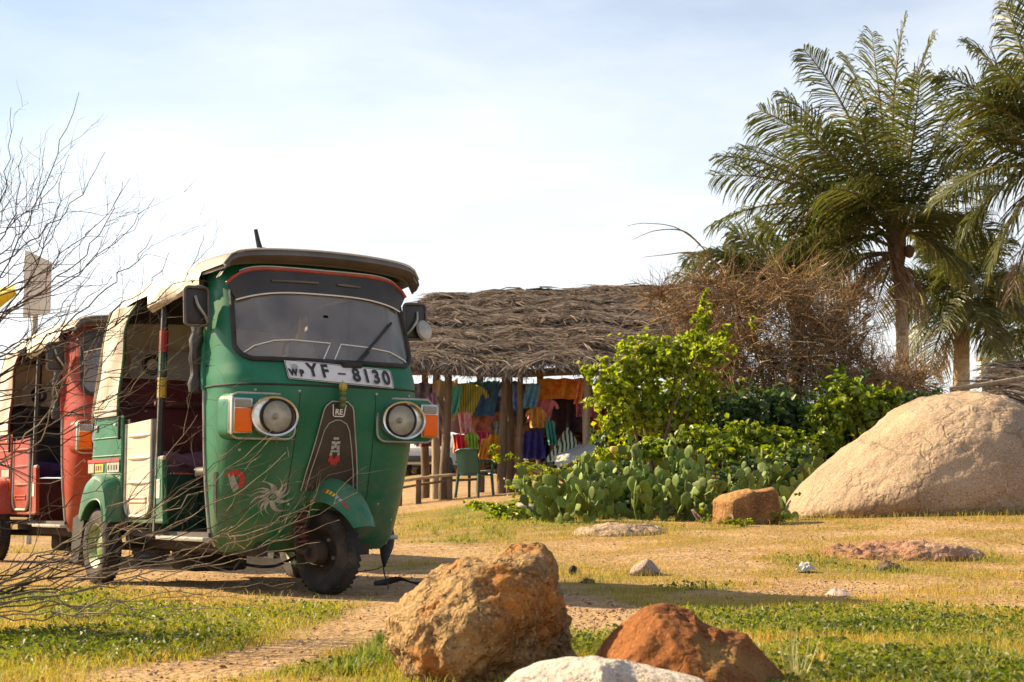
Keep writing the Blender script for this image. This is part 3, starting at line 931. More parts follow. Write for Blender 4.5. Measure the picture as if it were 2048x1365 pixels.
    fw = build_wheel(root, (0, 0, .205), .105, .205, st, M_DARKM)
    mb = MB()
    rows = []
    for i, a in enumerate(np.linspace(R(20), R(140), 26)):
        # angle from the forward tip, over the top, to the back
        ra = .315 + .03 * math.sin(max(0, a)) - .02 * (a < 0)
        cy, cz_ = -math.cos(a) * ra + .01, .225 + math.sin(a) * ra * 1.0
        nrm = Vector((0, -math.cos(a), math.sin(a)))
        t = i / 25
        wdt = .112 * min(1.0, (.45 + 1.9 * t) ** .6) if t < .5 else .112
        row = []
        for k in range(-10, 11):
            u = k / 10
            dep = .115 * (.22 + .78 * min(1, t * 2.0)) * abs(u) ** 2.4
            row.append(sm @ (Vector((u * wdt * (1 - .06 * u * u), cy, cz_)) - nrm * dep))
        rows.append(row)
    mb.loft(rows)
    mg = mb.build('mudguard', paint_m, root, 60)
    for e in (0, -1):
        mb = MB(); mb.tube([r[e] for r in rows], .005, 6); mb.build('mudguard_lip', paint_m, mg)
    if first:
        mb = MB()
        for k, cc in enumerate((M_RED, M_RED, M_YEL, M_RED, M_YEL, M_YEL)):
            pass
        for k in range(8):
            mb = MB(); i0 = 4 + k
            a, b = rows[i0][2], rows[i0 + 1][2]; c2, d2 = rows[i0][4], rows[i0 + 1][4]
            n_ = (b - a).cross(c2 - a).normalized() * -.003
            if n_.dot((a - sm @ Vector((0, 0, .3)))) < 0: n_ = -n_
            q = [a + n_, a + (b - a) * .7 + n_, a + (b - a) * .7 + (d2 - b) * .55 + n_, a + (c2 - a) * .55 + n_]
            mb.add(q, [(0, 1, 2, 3)]); mb.build('sticker_mark', M_RED if k in (0, 1, 7) else M_YEL if k in (4, 5, 6) else M_DECAL, mg, 0)
    # suspension: spring, fork arm, lamp bracket
    mb = MB()
    mb.tube([sm @ Vector(p) for p in ((-.115, .10, .44), (-.125, .08, .22), (-.115, .0, .205))], [.020, .018, .024], 8)
    mb.tube([sm @ Vector(p) for p in ((-.11, .10, .43), (.0, .12, .50), (.08, .10, .42))], .022, 8)
    mb.build('fork_arm', M_DARKM, root)
    mb = MB()
    hel = [sm @ Vector((-.118 + .026 * math.cos(a), .045 + .026 * math.sin(a), .245 + .17 * a / (2 * math.pi * 7))) for a in np.linspace(0, 2 * math.pi * 7, 98)]
    mb.tube(hel, .0065, 5); mb.build('spring', P['spring'], root)
    mb = MB(); mb.revolve([(0, -.06), (.055, -.055), (.065, -.02), (.065, .0), (0, .0)], 20, sm @ Matrix.Translation((-.05, 0, .205)) @ Matrix.Rotation(R(90), 4, 'Y'))
    mb.build('brake_drum', M_DARKM, root)
    # --- canopy
    SY = [.03, .25, .6, .9, 1.2, 1.45, 1.62, 1.72]
    SW = [.525, .55, .575, .58, .585, .585, .58, .575]
    ST = [1.668, 1.684, 1.688, 1.685, 1.665, 1.62, 1.565, 1.50]
    SE = [1.585, 1.575, 1.565, 1.55, 1.53, 1.50, 1.46, 1.42]
    def roof(y, u, lift=0.0):
        hw_, zt, ze = [float(np.interp(y, SY, t)) for t in (SW, ST, SE)]
        k = abs(u)
        z = zt - .030 * k * k - (zt - .030 - ze) * k ** 20 + .008 * math.sin(y * 11) * (1 - k ** 4)
        return Vector((u * (hw_ + lift), y, z + lift))
    us = np.linspace(-1, 1, 33)
    mb = MB(); mb.loft([[roof(y, u) for u in us] for y in np.linspace(.05, 1.72, 30)])
    canopy = mb.build('canopy', M_CANVAS, root, 60)
    mb = MB()
    rows = [[roof(max(.03, y), u, lf) + Vector((0, 0, dz)) - Vector((0, .05 * (1 - abs(u) ** 4) * k2, 0)) for u in us] for y, lf, dz, k2 in ((.14, .010, -.050, .5), (.09, .013, -.046, .8), (.055, .014, -.022, 1), (.07, .014, .004, 1), (.14, .012, .006, .9), (.30, .010, .004, .5), (.44, .009, .002, 0))]
    mb.loft(rows); cap = mb.build('canopy_front_cap', M_VINYL, root, 60)
    mb = MB(); mb.tube([p + Vector((0, -.004, -.002)) for p in rows[0]], .006, 6); mb.build('cap_piping', M_VINYL, cap)
    mb = MB(); mb.tube([p + Vector((0, -.004, .004)) for p in rows[3]], .0045, 6); mb.build('cap_seam', M_CANVAS, cap)
    # quarter panels of canvas and the rear wall
    fe = lambda z: float(np.interp(z, [.93, 1.2, 1.38, 1.47, 1.52], [1.44, 1.40, 1.36, 1.27, 1.15]))
    re_ = lambda z: float(np.interp(z, [.93, 1.0, 1.2, 1.35, 1.45, 1.52], [1.90, 1.88, 1.80, 1.735, 1.675, 1.62]))
    for s in (-1, 1):
        mb = MB()
        rows = []
        for z in np.linspace(.925, 1.515, 16):
            a, b = fe(z), re_(z)
            rows.append([Vector((s * (.572 + .018 * math.sin(math.pi * t) + .006 * math.sin(9 * t + 14 * z) - (.10 * (t - .75) ** 2 * 6 if t > .75 else 0)), a + (b - a) * t, z)) for t in np.linspace(0, 1, 15)])
        mb.loft(rows); qp = mb.build('quarter_canvas', M_CANVAS, root, 60)
        mb = MB(); mb.tube([r[0] + Vector((0, -.004, 0)) for r in rows], .010, 6); mb.build('canvas_edge', inner_m, qp)
        mb = MB(); mb.tube([r + Vector((s * .006, 0, .035)) for r in rows[0][:12]], .004, 5); mb.build('canvas_hem', M_CANVAS, qp)
        # rolled flap over the doorway
        mb = MB()
        rows = []
        for y in np.linspace(.30, .93, 14):
            t = (y - .30) / .63
            e = roof(y, s * 1.0)
            wv = .012 * math.sin(9 * t)
            rows.append([e + Vector((-s * .03, 0, .05)), e + Vector((s * .010, 0, .012)), e + Vector((s * (.022 + wv), 0, -.02)), e + Vector((s * (.020 + wv), 0, -.05 - .03 * t)), e + Vector((s * (-.005), 0, -.055 - .05 * t))])
        mb.loft(rows); mb.build('rain_flap', M_CANVAS, root, 50)
        # hanging curtain rolled up beside the front pillar
        mb = MB(); mb.tube([Vector((s * .555, .36, z)) + Vector((.006 * math.sin(z * 30), .004 * math.cos(z * 23), 0)) for z in np.linspace(.99, 1.55, 14)], [.03 + .012 * math.sin(i * 1.3) ** 2 for i in range(14)], 10)
        mb.build('rolled_curtain', M_VISOR, root)
        # mirrors
        mc = Vector((s * .615, .24, 1.405))
        MR = Matrix.Rotation(R(-6 * s), 3, 'Z') @ Matrix.Rotation(R(-2), 3, 'Y')
        mb = MB(); mb.box(mc, (.128, .03, .185), MR, bev=.014, seg=3)
        mir = mb.build('mirror', M_VISOR, root)
        mb = MB(); mb.tube([mc + MR @ Vector((x, -.014, z)) for x, z in dense(rrect(-.064, .064, -.094, .094, .022, 5), .03)], .0075, 6, closed=True); mb.build('mirror_rim', M_VINYL, mir)
        mb = MB(); mb.box(mc + MR @ Vector((0, .0165, 0)), (.108, .003, .165), MR, bev=.001, seg=1); mb.build('mirror_glass', M_MIRR, mir)
        mb = MB(); mb.tube(curve_pts([mc + MR @ Vector((s * .01, -.02, .05)), mc + MR @ Vector((0, -.035, .0)), mc + MR @ Vector((-s * .045, -.03, -.06)), fq(s * .98, 1.30, .01)], 6), .007, 6); mb.build('mirror_arm', M_STEEL, mir)
        if s > 0:
            mb = MB(); mb.revolve([(.0, .02), (.03, .018), (.052, .008), (.058, -.004), (.050, -.012), (0, -.014)], 20, Matrix.Translation(mc + Vector((.045, -.03, -.045))) @ Matrix.Rotation(R(78), 4, 'X') @ Matrix.Rotation(R(20), 4, 'Y'))
            mb.build('round_mirror', M_STEEL, mir)
    mb = MB()
    mb.loft([[Vector((x, re_(z) + .06 * (1 - (x / .6) ** 4), z)) for x in np.linspace(-.57, .57, 13)] for z in np.linspace(.9, 1.52, 10)])
    mb.build('rear_canvas', M_CANVAS, root, 60)
    # canopy lining
    mb = MB(); mb.loft([[roof(y, u * .93) - Vector((0, 0, .03)) for u in us[::2]] for y in np.linspace(.2, 1.70, 12)]); mb.build('roof_lining', M_CABIN, root, 60)
    # roof bows and B pillars
    for s in (-1, 1):
        x0 = s * .545
        p0, p1 = Vector((x0, .895, .30)), Vector((s * .535, .855, 1.56))
        mb = MB(); mb.tube([p0, p0.lerp(p1, .5), p1], .022, 8); pil = mb.build('door_pillar', P['pillar'], root)
        if first and s < 0:
            for ta, tb, mm in ((.55, .635, M_YEL), (.64, .735, inner_m), (.74, .83, M_RED)):
                mb = MB(); mb.tube([p0.lerp(p1, ta), p0.lerp(p1, tb)], .0245, 10); mb.build('tape_band', mm, pil)
        mb = MB(); mb.tube([p0 + Vector((s * .020, -.016, 0)), p1 + Vector((s * .020, -.016, 0))], .004, 5); mb.build('pillar_edge', M_STEEL, pil)
    # --- rear body, each side
    arch_o = [(1.315, .345), (1.335, .44), (1.375, .53), (1.44, .585), (1.53, .605), (1.62, .60), (1.70, .56), (1.76, .48), (1.80, .38)]
    arch_i = [(1.372, .345), (1.380, .40), (1.405, .44), (1.45, .462), (1.52, .464), (1.59, .452), (1.65, .425), (1.70, .385), (1.735, .345)]
    ao = [(p.x, p.y) for p in curve_pts([(a, b, 0) for a, b in arch_o], 5)]
    ai = [(p.x, p.y) for p in curve_pts([(a, b, 0) for a, b in arch_i], 5)]
    for s in (-1, 1):
        mb = MB()
        rows = []
        for (oy, oz), (iy, iz) in zip(ao, ai):
            rows.append([Vector((s * .55, oy, oz)), Vector((s * .60, oy, oz)), Vector((s * .645, oy + (iy - oy) * .04, oz + (iz - oz) * .04)), Vector((s * .668, oy + (iy - oy) * .2, oz + (iz - oz) * .2)), Vector((s * .672, oy + (iy - oy) * .5, oz + (iz - oz) * .5)), Vector((s * .670, iy, iz)), Vector((s * .655, iy, iz + .004)), Vector((s * .56, iy, iz + .006))])
        mb.loft(rows); fen = mb.build('rear_fender', paint_m, root, 40)
        mb = MB(); mb.tube([r[5] for r in rows], .006, 6); mb.build('fender_lip', paint_m, fen)
        # side panel above the fender
        side = [(1.375, .345), (1.372, .80), (1.385, .90), (1.42, .925), (1.95, .925), (1.985, .70), (1.97, .345)]
        mb = MB()
        rows = []
        for z in (.345, .45, .55, .60, .606, .612, .68, .70, .706, .712, .80, .806, .812, .90, .925):
            rib = .006 if z in (.606, .706, .806) else 0
            y1 = float(np.interp(z, [.345, .7, .925], [1.92, 1.935, 1.90]))
            y0 = 1.375
            rows.append([Vector((s * (.565 + rib + .006 * math.sin(math.pi * t) - (.9 * (t - .85) ** 2 if t > .85 else 0)), y0 + (y1 - y0) * t, z)) for t in np.linspace(0, 1, 13)])
        mb.loft(rows); sd = mb.build('side_panel', paint_m, root, 30)
        mb = MB(); mb.tube([Vector((s * .566, 1.372, z)) for z in np.linspace(.40, .90, 8)], .010, 6); mb.build('panel_edge', paint_m, sd)
        # band of stickers
        if s < 0:
            for z0, z1, y0, y1, mm in ((.672, .690, 1.40, 1.93, M_RED), (.615, .668, 1.40, 1.60, M_DECAL), (.618, .664, 1.66, 1.80, M_YEL if first else M_DECAL), (.615, .668, 1.82, 1.92, M_DECAL)):
                mb = MB(); mb.loft([[Vector((s * .5755, y, z)) for y in (y0, y1)] for z in (z0, z1)]); mb.build('side_sticker', mm, sd, 0)
            if first:
                for k, (ya, yb2, mm) in enumerate(((1.43, 1.45, M_INK), (1.47, 1.485, M_INK), (1.52, 1.53, M_INK), (1.56, 1.575, M_INK), (1.69, 1.71, M_RED), (1.73, 1.75, M_INK), (1.77, 1.785, inner_m))):
                    mb = MB(); mb.loft([[Vector((s * .577, y, z)) for y in (ya, yb2)] for z in (.628, .655)]); mb.build('sticker_mark', mm, sd, 0)
        # latch and strap
        mb = MB(); mb.box((s * .578, 1.405, .855), (.018, .016, .125), bev=.006); mb.build('door_strap', M_BLACK, sd)
        mb = MB(); mb.box((s * .580, 1.46, .875), (.014, .035, .016), bev=.004); mb.build('latch', M_STEEL, sd)
        mb = MB(); mb.box((s * .573, 1.80, .865), (.010, .05, .035), bev=.004); mb.build('canvas_clip', M_STEEL, sd)
        # half door with ribs
        dz0 = .375
        dp = rrect(.925, 1.315, dz0, .60, .075, 7)
        dp = [(y, z) for y, z in dp if z < .55] 
        ring_ = [(1.315, .875), (.925, .885)] + [p for p in rrect(.925, 1.315, dz0, .75, .085, 8)[16:32]][:0]
        lowc = rrect(.925, 1.315, dz0, .75, .085, 8)[16:]   # bottom-left then bottom-right corners
        poly = [(.925, .885)] + lowc + [(1.315, .872)]
        mb = MB(); mb.prism(poly, lambda y, z, d: Vector((s * d, y, z)), .545, .566)
        dr = mb.build('half_door', P.get('door', M_DOORC) if s < 0 else inner_m, root, 30)
        for z in (.805, .685, .555):
            mb = MB(); mb.tube([Vector((s * .566, y, z)) for y in np.linspace(.955, 1.285, 5)], [.004, .011, .012, .011, .004], 8, flat=1.0); mb.build('door_rib', P.get('door', M_DOORC) if s < 0 else inner_m, dr)
        mb = MB(); mb.tube([Vector((s * .567, y, .452 + .022 * (k > 1))) for k, y in enumerate((.99, 1.25, 1.25, .99))], .006, 6, closed=True); mb.build('door_recess', P.get('door', M_DOORC), dr)
        mb = MB(); mb.tube([Vector((s * .566, y, z)) for y, z in poly], .010, 6); mb.build('door_rim', M_STEEL if s < 0 else inner_m, dr)
        mb = MB(); mb.prism([(1.318, .36), (1.318, .90), (1.375, .90), (1.375, .36)], lambda y, z, d: Vector((s * d, y, z)), .535, .548); mb.build('door_gap', M_BLACK, dr)
        # front corner plate and sill
        mb = MB(); mb.prism([(.765, .345), (.79, .67), (.925, .68), (.925, .345)], lambda y, z, d: Vector((s * d, y, z)), .535, .560); cpn = mb.build('corner_plate', paint_m, root, 30)
        mb = MB(); mb.tube([Vector((s * .548, y, .678)) for y in (.785, .925)], .012, 6); mb.build('plate_lip', M_STEEL, cpn)
        if s < 0:
            mb = MB(); mb.loft([[Vector((s * .5625, y, z)) for y in (.81, .86)] for z in (.47, .57)]); mb.build('plate_sticker', M_BOARD, cpn, 0)
        mb = MB(); mb.box((s * .545, 1.09, .352), (.035, .66, .022), bev=.006); mb.build('sill', paint_m, root)
        mb = MB(); mb.box((s * .515, .585, .268), (.06, .64, .022), bev=.006); mb.build('step', M_STEEL, root)
        # mud flap behind the wheel
        mb = MB(); mb.prism([(1.80, .40), (1.775, .34), (1.86, .11), (1.99, .115), (1.965, .36)], lambda y, z, d: Vector((s * d, y + .05 * (d - .57), z)), .56, .64); mb.build('mud_flap', M_BLACK, root, 20)
        build_wheel(root, (s * .598, 1.575, .21), .10, .21, 0 if s < 0 else math.pi, rim_m)
    # far side curtain let down, and the leaf-shaped rubber flap under the nose
    mb = MB()
    mb.loft([[Vector((.558 + .010 * math.sin(y * 24) * (1.6 - z), y, z)) for y in np.linspace(.40, 1.42, 34)] for z in np.linspace(.80, 1.58, 8)])
    mb.build('side_curtain', M_VISOR, root, 60)
    mb = MB()
    rows = []
    for t in np.linspace(0, 1, 12):
        wd = .055 * math.sin(math.pi * (.04 + .94 * t)) ** .8
        rows.append([Vector((.53 + .03 * math.sin(2.4 * t) - .03 * t + u * wd, .36 + .015 * u + .03 * abs(u) ** 2, .40 - .29 * t)) for u in np.linspace(-1, 1, 7)])
    mb.loft(rows); mb.build('rubber_flap', M_BLACK, root, 60)
    # --- cabin
    mb = MB(); mb.box((0, 1.05, .285), (1.02, 1.55, .03)); mb.build('floor_pan', M_CABIN, root)
    mb = MB(); mb.box((0, 1.08, .44), (1.02, .03, .32), bev=.005); mb.build('bulkhead', inner_m, root)
    mb = MB(); mb.box((0, .86, .585), (.62, .34, .11), bev=.035, seg=3); mb.build('driver_seat', M_VISOR, root)
    mb = MB(); mb.box((0, .98, .45), (.50, .22, .24), bev=.01); mb.build('seat_box', inner_m, root)
    mb = MB(); mb.box((0, 1.47, .46), (1.0, .48, .28), bev=.01); mb.build('rear_seat_box', M_CABIN, root)
    # mauve cloth thrown over the rear bench
    mb = MB()
    rows = []
    for t in np.linspace(0, 1, 26):
        y = 1.20 + .48 * min(1, max(0, (t - .35) / .65)); z = .60 + .115 * min(1, t / .35)
        if t < .35: y = 1.195 - .02 * math.sin(t * 9)
        rows.append([Vector((x, y + .012 * math.sin(17 * x + 9 * t), z + .022 * mn.noise(Vector((x * 7, t * 7, 2))) + .012 * math.sin(15 * x + 6 * t))) for x in np.linspace(-.52, .52, 44)])
    mb.loft(rows); mb.build('seat_cloth', P['cloth'], root, 60)
    mb = MB(); mb.box((0, 1.71, .93), (1.0, .09, .46), Matrix.Rotation(R(-10), 3, 'X'), bev=.035, seg=3); sb = mb.build('seat_back', P['seat'], root)
    mb = MB(); mb.box((0, 1.655, 1.0), (.96, .012, .022), bev=.004); mb.build('seat_back_stripe', P['spring'], sb)
    mb = MB(); mb.box((.02, 1.735, 1.24), (.86, .03, .17), bev=.006); sh = mb.build('speaker_board', M_BOARD, root)
    for x in (-.28, .16):
        mb = MB(); mb.revolve([(0, .012), (.03, .010), (.055, -.004), (.065, .010), (.065, .016), (0, .016)], 20, Matrix.Translation((x, 1.712, 1.24)) @ Matrix.Rotation(R(-90), 4, 'X')); mb.build('speaker', M_VISOR, sh)
    # dashboard and handlebar
    mb = MB()
    mb.loft([[Vector((x, yy, zz_)) for x in np.linspace(-.46, .46, 5)] for yy, zz_ in ((.05, 1.12), (.16, 1.13), (.26, 1.10), (.29, 1.02), (.28, .90))]); mb.build('dashboard', M_CABIN, root, 50)
    mb = MB(); mb.tube([(-.33, .42, 1.02), (-.2, .40, 1.03), (0, .36, 1.0), (.2, .40, 1.03), (.33, .42, 1.02)], .013, 8); mb.tube([(0, .36, 1.0), (0, .22, .45)], .02, 8); mb.build('handlebar', M_STEEL, root)
    mb = MB(); mb.tube([(-.25, .62, .38), (-.25, .58, .62), (-.25, .56, .72)], [.012, .010, .008], 6); mb.build('gear_lever', M_STEEL, root)
    # curtain of plastic on the far side of the bench and side grab rail
    mb = MB(); mb.tube([(-.49, 1.10, .98), (.49, 1.10, .98)], .013, 8); mb.build('grab_rail', P['spring'], root)
    # --- underside
    mb = MB()
    mb.box((0, 1.05, .235), (.78, 1.5, .07), bev=.01)
    mb.box((-.28, 1.0, .215), (.06, 1.7, .06)); mb.box((.28, 1.0, .215), (.06, 1.7, .06))
    mb.build('chassis', M_DARKM, root)
    mb = MB(); mb.box((-.05, 1.42, .17), (.30, .34, .20), bev=.03); mb.box((.06, 1.30, .13), (.13, .12, .11), bev=.02)
    for k in range(6): mb.box((-.05, 1.24 + .012 * k, .19), (.22, .004, .12))
    mb.build('engine', M_DARKM, root)
    mb = MB(); mb.tube([(-.53, 1.575, .21), (0, 1.5, .19), (.53, 1.575, .21)], .022, 8); mb.build('rear_axle', M_DARKM, root)
    mb = MB(); mb.tube([(.12, 1.45, .13), (.22, 1.6, .14), (.25, 1.95, .16)], [.02, .045, .045], 10); mb.build('exhaust', M_DARKM, root)
    mb = MB(); mb.tube(curve_pts([(-.30, .60, .21), (-.20, .62, .14), (-.02, .58, .12), (.1, .45, .2)], 8), .008, 6); mb.build('brake_hose', M_BLACK, root)
    if first:
        # stub aerial on the roof
        a0 = Vector((-.275, .24, 1.712))
        mb = MB(); mb.tube([a0, a0 + Vector((-.012, 0, .04)), a0 + Vector((-.028, .0, .105))], [.016, .013, .010], 8); mb.box(a0 + Vector((0, 0, .004)), (.045, .06, .018), bev=.006); mb.build('aerial', M_BLACK, root)
        mb = MB(); mb.tube(curve_pts([(.505, .36, .12), (.51, .35, .07), (.50, .30, .03), (.46, .22, .006)], 6), .004, 5); mb.tube(curve_pts([(.505, .36, .12), (.46, .36, .10), (.34, .40, .085)], 6), .0025, 5); mb.build('hanging_cable', M_BLACK, root)
    return root

M_SPR = pm('rusty_spring_paint', (.12, .03, .02), (.05, .02, .015), 20, .6)
GREENP = paint('green_car_paint', (.008, .145, .068), (.007, .108, .052), (.028, .19, .11))
GREENI = pm('green_inner_paint', (.02, .10, .055), (.012, .06, .035), 5, .5)
GRIM = pm('lime_rim_paint', (.16, .26, .06), (.26, .24, .12), 12, .5, lo=.4, hi=.7)
REDP = paint('red_car_paint', (.34, .024, .002), (.28, .018, .002), (.38, .035, .003))
REDI = pm('red_inner_paint', (.16, .02, .014), (.10, .012, .01), 5, .55)
TUK_LOC = Vector((-0.906, 7.92, 0.0)); TUK_RZ = R(33)
tuk = three_wheeler(dict(paint=GREENP, inner=GREENI, rim=GRIM, trim=M_TRIM, spring=M_SPR, pillar=M_VISOR, cloth=M_CLOTHP, seat=M_MAROON),
    'green auto rickshaw with number plate, parked behind the big brown rock', 'parked auto rickshaws', TUK_LOC, TUK_RZ, True)
red_loc = Vector((-2.44, 10.9, 0.0)); red_loc.z = hz(red_loc.x, red_loc.y) + .005
tuk_red = three_wheeler(dict(door=REDP, paint=REDP, inner=REDI, rim=REDI, trim=M_VISOR, spring=M_DARKM, pillar=M_VISOR, cloth=pm('violet_cloth', (.10, .05, .18), (.06, .03, .12), 12, .9), seat=M_VISOR),
    'red auto rickshaw half hidden behind the green one and the bare twigs', 'parked auto rickshaws', red_loc, R(33), False)
TM = Matrix.Translation(TUK_LOC) @ Matrix.Rotation(TUK_RZ, 4, 'Z')

# things carried by the green one
def charm():
    root = empty('hanging_charm', TM @ fx(.004, 1.012, .03)); root.rotation_euler = (0, 0, TUK_RZ)
    tag(root, 'string of one yellow lime and green chillies hung under the number plate', 'charm')
    mb = MB(); mb.tube([(0, 0, .03), (0, -.004, 0), (0, 0, -.10)], .002, 5); mb.build('string', M_INK, root)
    for i, (z, r, c) in enumerate(((.0, .022, (.45, .33, .05)), (-.035, .017, (.10, .15, .03)), (-.062, .018, (.12, .16, .04)), (-.092, .016, (.09, .13, .03)))):
        mb = MB(); mb.revolve([(.0005, -r * 1.1), (r * .6, -r * .85), (r * .95, -r * .3), (r, .1 * r), (r * .8, r * .65), (r * .3, r), (.0005, r * 1.15)], 14, Matrix.Translation((0, -.006, z)))
        mb.build('lime', pm('lime_skin_%d' % i, c, tuple(k * .7 for k in c), 40, .5), root, 60)
charm()
def stupa():
    root = empty('stupa_ornament', TM @ Vector((-.13, .07, 1.13))); root.rotation_euler = (0, 0, TUK_RZ)
    tag(root, 'small gold and white stupa ornament standing on the dashboard behind the windscreen', 'ornament')
    root.scale = (1.4, 1.4, 1.4); g = pm('gold_plastic', (.85, .50, .03), rough=.35); w_ = pm('white_plastic', (.75, .72, .66), rough=.45)
    mb = MB(); mb.revolve([(0, 0), (.075, 0), (.075, .014), (.062, .018), (.062, .03), (0, .03)], 20); mb.build('base', g, root)
    mb = MB(); mb.revolve([(.048, .03), (.052, .05), (.046, .07), (.03, .085), (.014, .09), (0, .09)], 20); mb.build('dome', w_, root, 60)
    mb = MB(); mb.box((0, 0, .098), (.024, .024, .018)); mb.revolve([(.011, .107), (.007, .13), (.003, .16), (.0005, .175)], 12); mb.build('spire', g, root, 60)
stupa()
# ------------------------------------------------------------------ rocks
def rock_mat(name, c1, c2, c3, scale, bump, bscale, lo3=.48, hi3=.66, s3=2.0, crack=None):
    m = pm(name, c1, c2, scale, .92, bump=bump, bscale=bscale, c3=c3, s3=s3, lo3=lo3, hi3=hi3, detail=9, spec=.15)
    N, L = m.node_tree.nodes, m.node_tree.links
    b = N['Principled BSDF']
    # mineral grains
    tc = [n for n in N if n.type == 'TEX_COORD'][0]
    src = b.inputs['Base Color'].links[0].from_socket
    g1 = N.new('ShaderNodeTexNoise'); g1.inputs['Scale'].default_value = bscale * 5; g1.inputs['Detail'].default_value = 4
    L.new(tc.outputs['Object'], g1.inputs['Vector'])
    for (a_, b_, cc, am) in ((.58, .68, tuple(min(1, k * 1.7) for k in c1), .7), (.42, .32, tuple(k * .35 for k in c2), .75)):
        mr_ = N.new('ShaderNodeMapRange'); mr_.inputs['From Min'].default_value = a_; mr_.inputs['From Max'].default_value = b_; mr_.inputs['To Max'].default_value = am
        L.new(g1.outputs['Fac'], mr_.inputs['Value'])
        xx = N.new('ShaderNodeMixRGB'); xx.inputs['Color2'].default_value = (*cc, 1)
        L.new(mr_.outputs['Result'], xx.inputs['Fac']); L.new(src, xx.inputs['Color1']); src = xx.outputs['Color']
    # dark weathered cracks
    vc = N.new('ShaderNodeTexVoronoi'); vc.feature = 'DISTANCE_TO_EDGE'; vc.inputs['Scale'].default_value = bscale * .10
    wc = N.new('ShaderNodeTexNoise'); wc.inputs['Scale'].default_value = bscale * .15; wc.inputs['Detail'].default_value = 7
    mc = N.new('ShaderNodeMixRGB'); mc.inputs[0].default_value = .45
    L.new(tc.outputs['Object'], mc.inputs[1]); L.new(tc.outputs['Object'], wc.inputs['Vector']); L.new(wc.outputs['Color'], mc.inputs[2]); L.new(mc.outputs[0], vc.inputs['Vector'])
    rc = N.new('ShaderNodeMapRange'); rc.inputs['From Min'].default_value = .018; rc.inputs['From Max'].default_value = .0; rc.inputs['To Max'].default_value = .55
    L.new(vc.outputs['Distance'], rc.inputs['Value'])
    xc = N.new('ShaderNodeMixRGB'); xc.inputs['Color2'].default_value = (*[k * .3 for k in c2], 1)
    L.new(rc.outputs['Result'], xc.inputs['Fac']); L.new(src, xc.inputs['Color1']); L.new(xc.outputs['Color'], b.inputs['Base Color'])
    # second, coarser bump: pits and seams
    bp = [n for n in N if n.type == 'BUMP'][0]
    tc = [n for n in N if n.type == 'TEX_COORD'][0]
    vo = N.new('ShaderNodeTexVoronoi'); vo.feature = 'DISTANCE_TO_EDGE'; vo.inputs['Scale'].default_value = bscale * .22
    wn_ = N.new('ShaderNodeTexNoise'); wn_.inputs['Scale'].default_value = bscale * .3; wn_.inputs['Detail'].default_value = 6
    mv = N.new('ShaderNodeMixRGB'); mv.inputs[0].default_value = .35
    L.new(tc.outputs['Object'], mv.inputs[1]); L.new(tc.outputs['Object'], wn_.inputs['Vector']); L.new(wn_.outputs['Color'], mv.inputs[2]); L.new(mv.outputs[0], vo.inputs['Vector'])
    mr = N.new('ShaderNodeMapRange'); mr.inputs['From Max'].default_value = .06; L.new(vo.outputs['Distance'], mr.inputs['Value'])
    b2 = N.new('ShaderNodeBump'); b2.inputs['Strength'].default_value = bump * .5; b2.inputs['Distance'].default_value = .012
    L.new(mr.outputs['Result'], b2.inputs['Height']); L.new(bp.outputs['Normal'], b2.inputs['Normal']); L.new(b2.outputs['Normal'], b.inputs['Normal'])
    return m

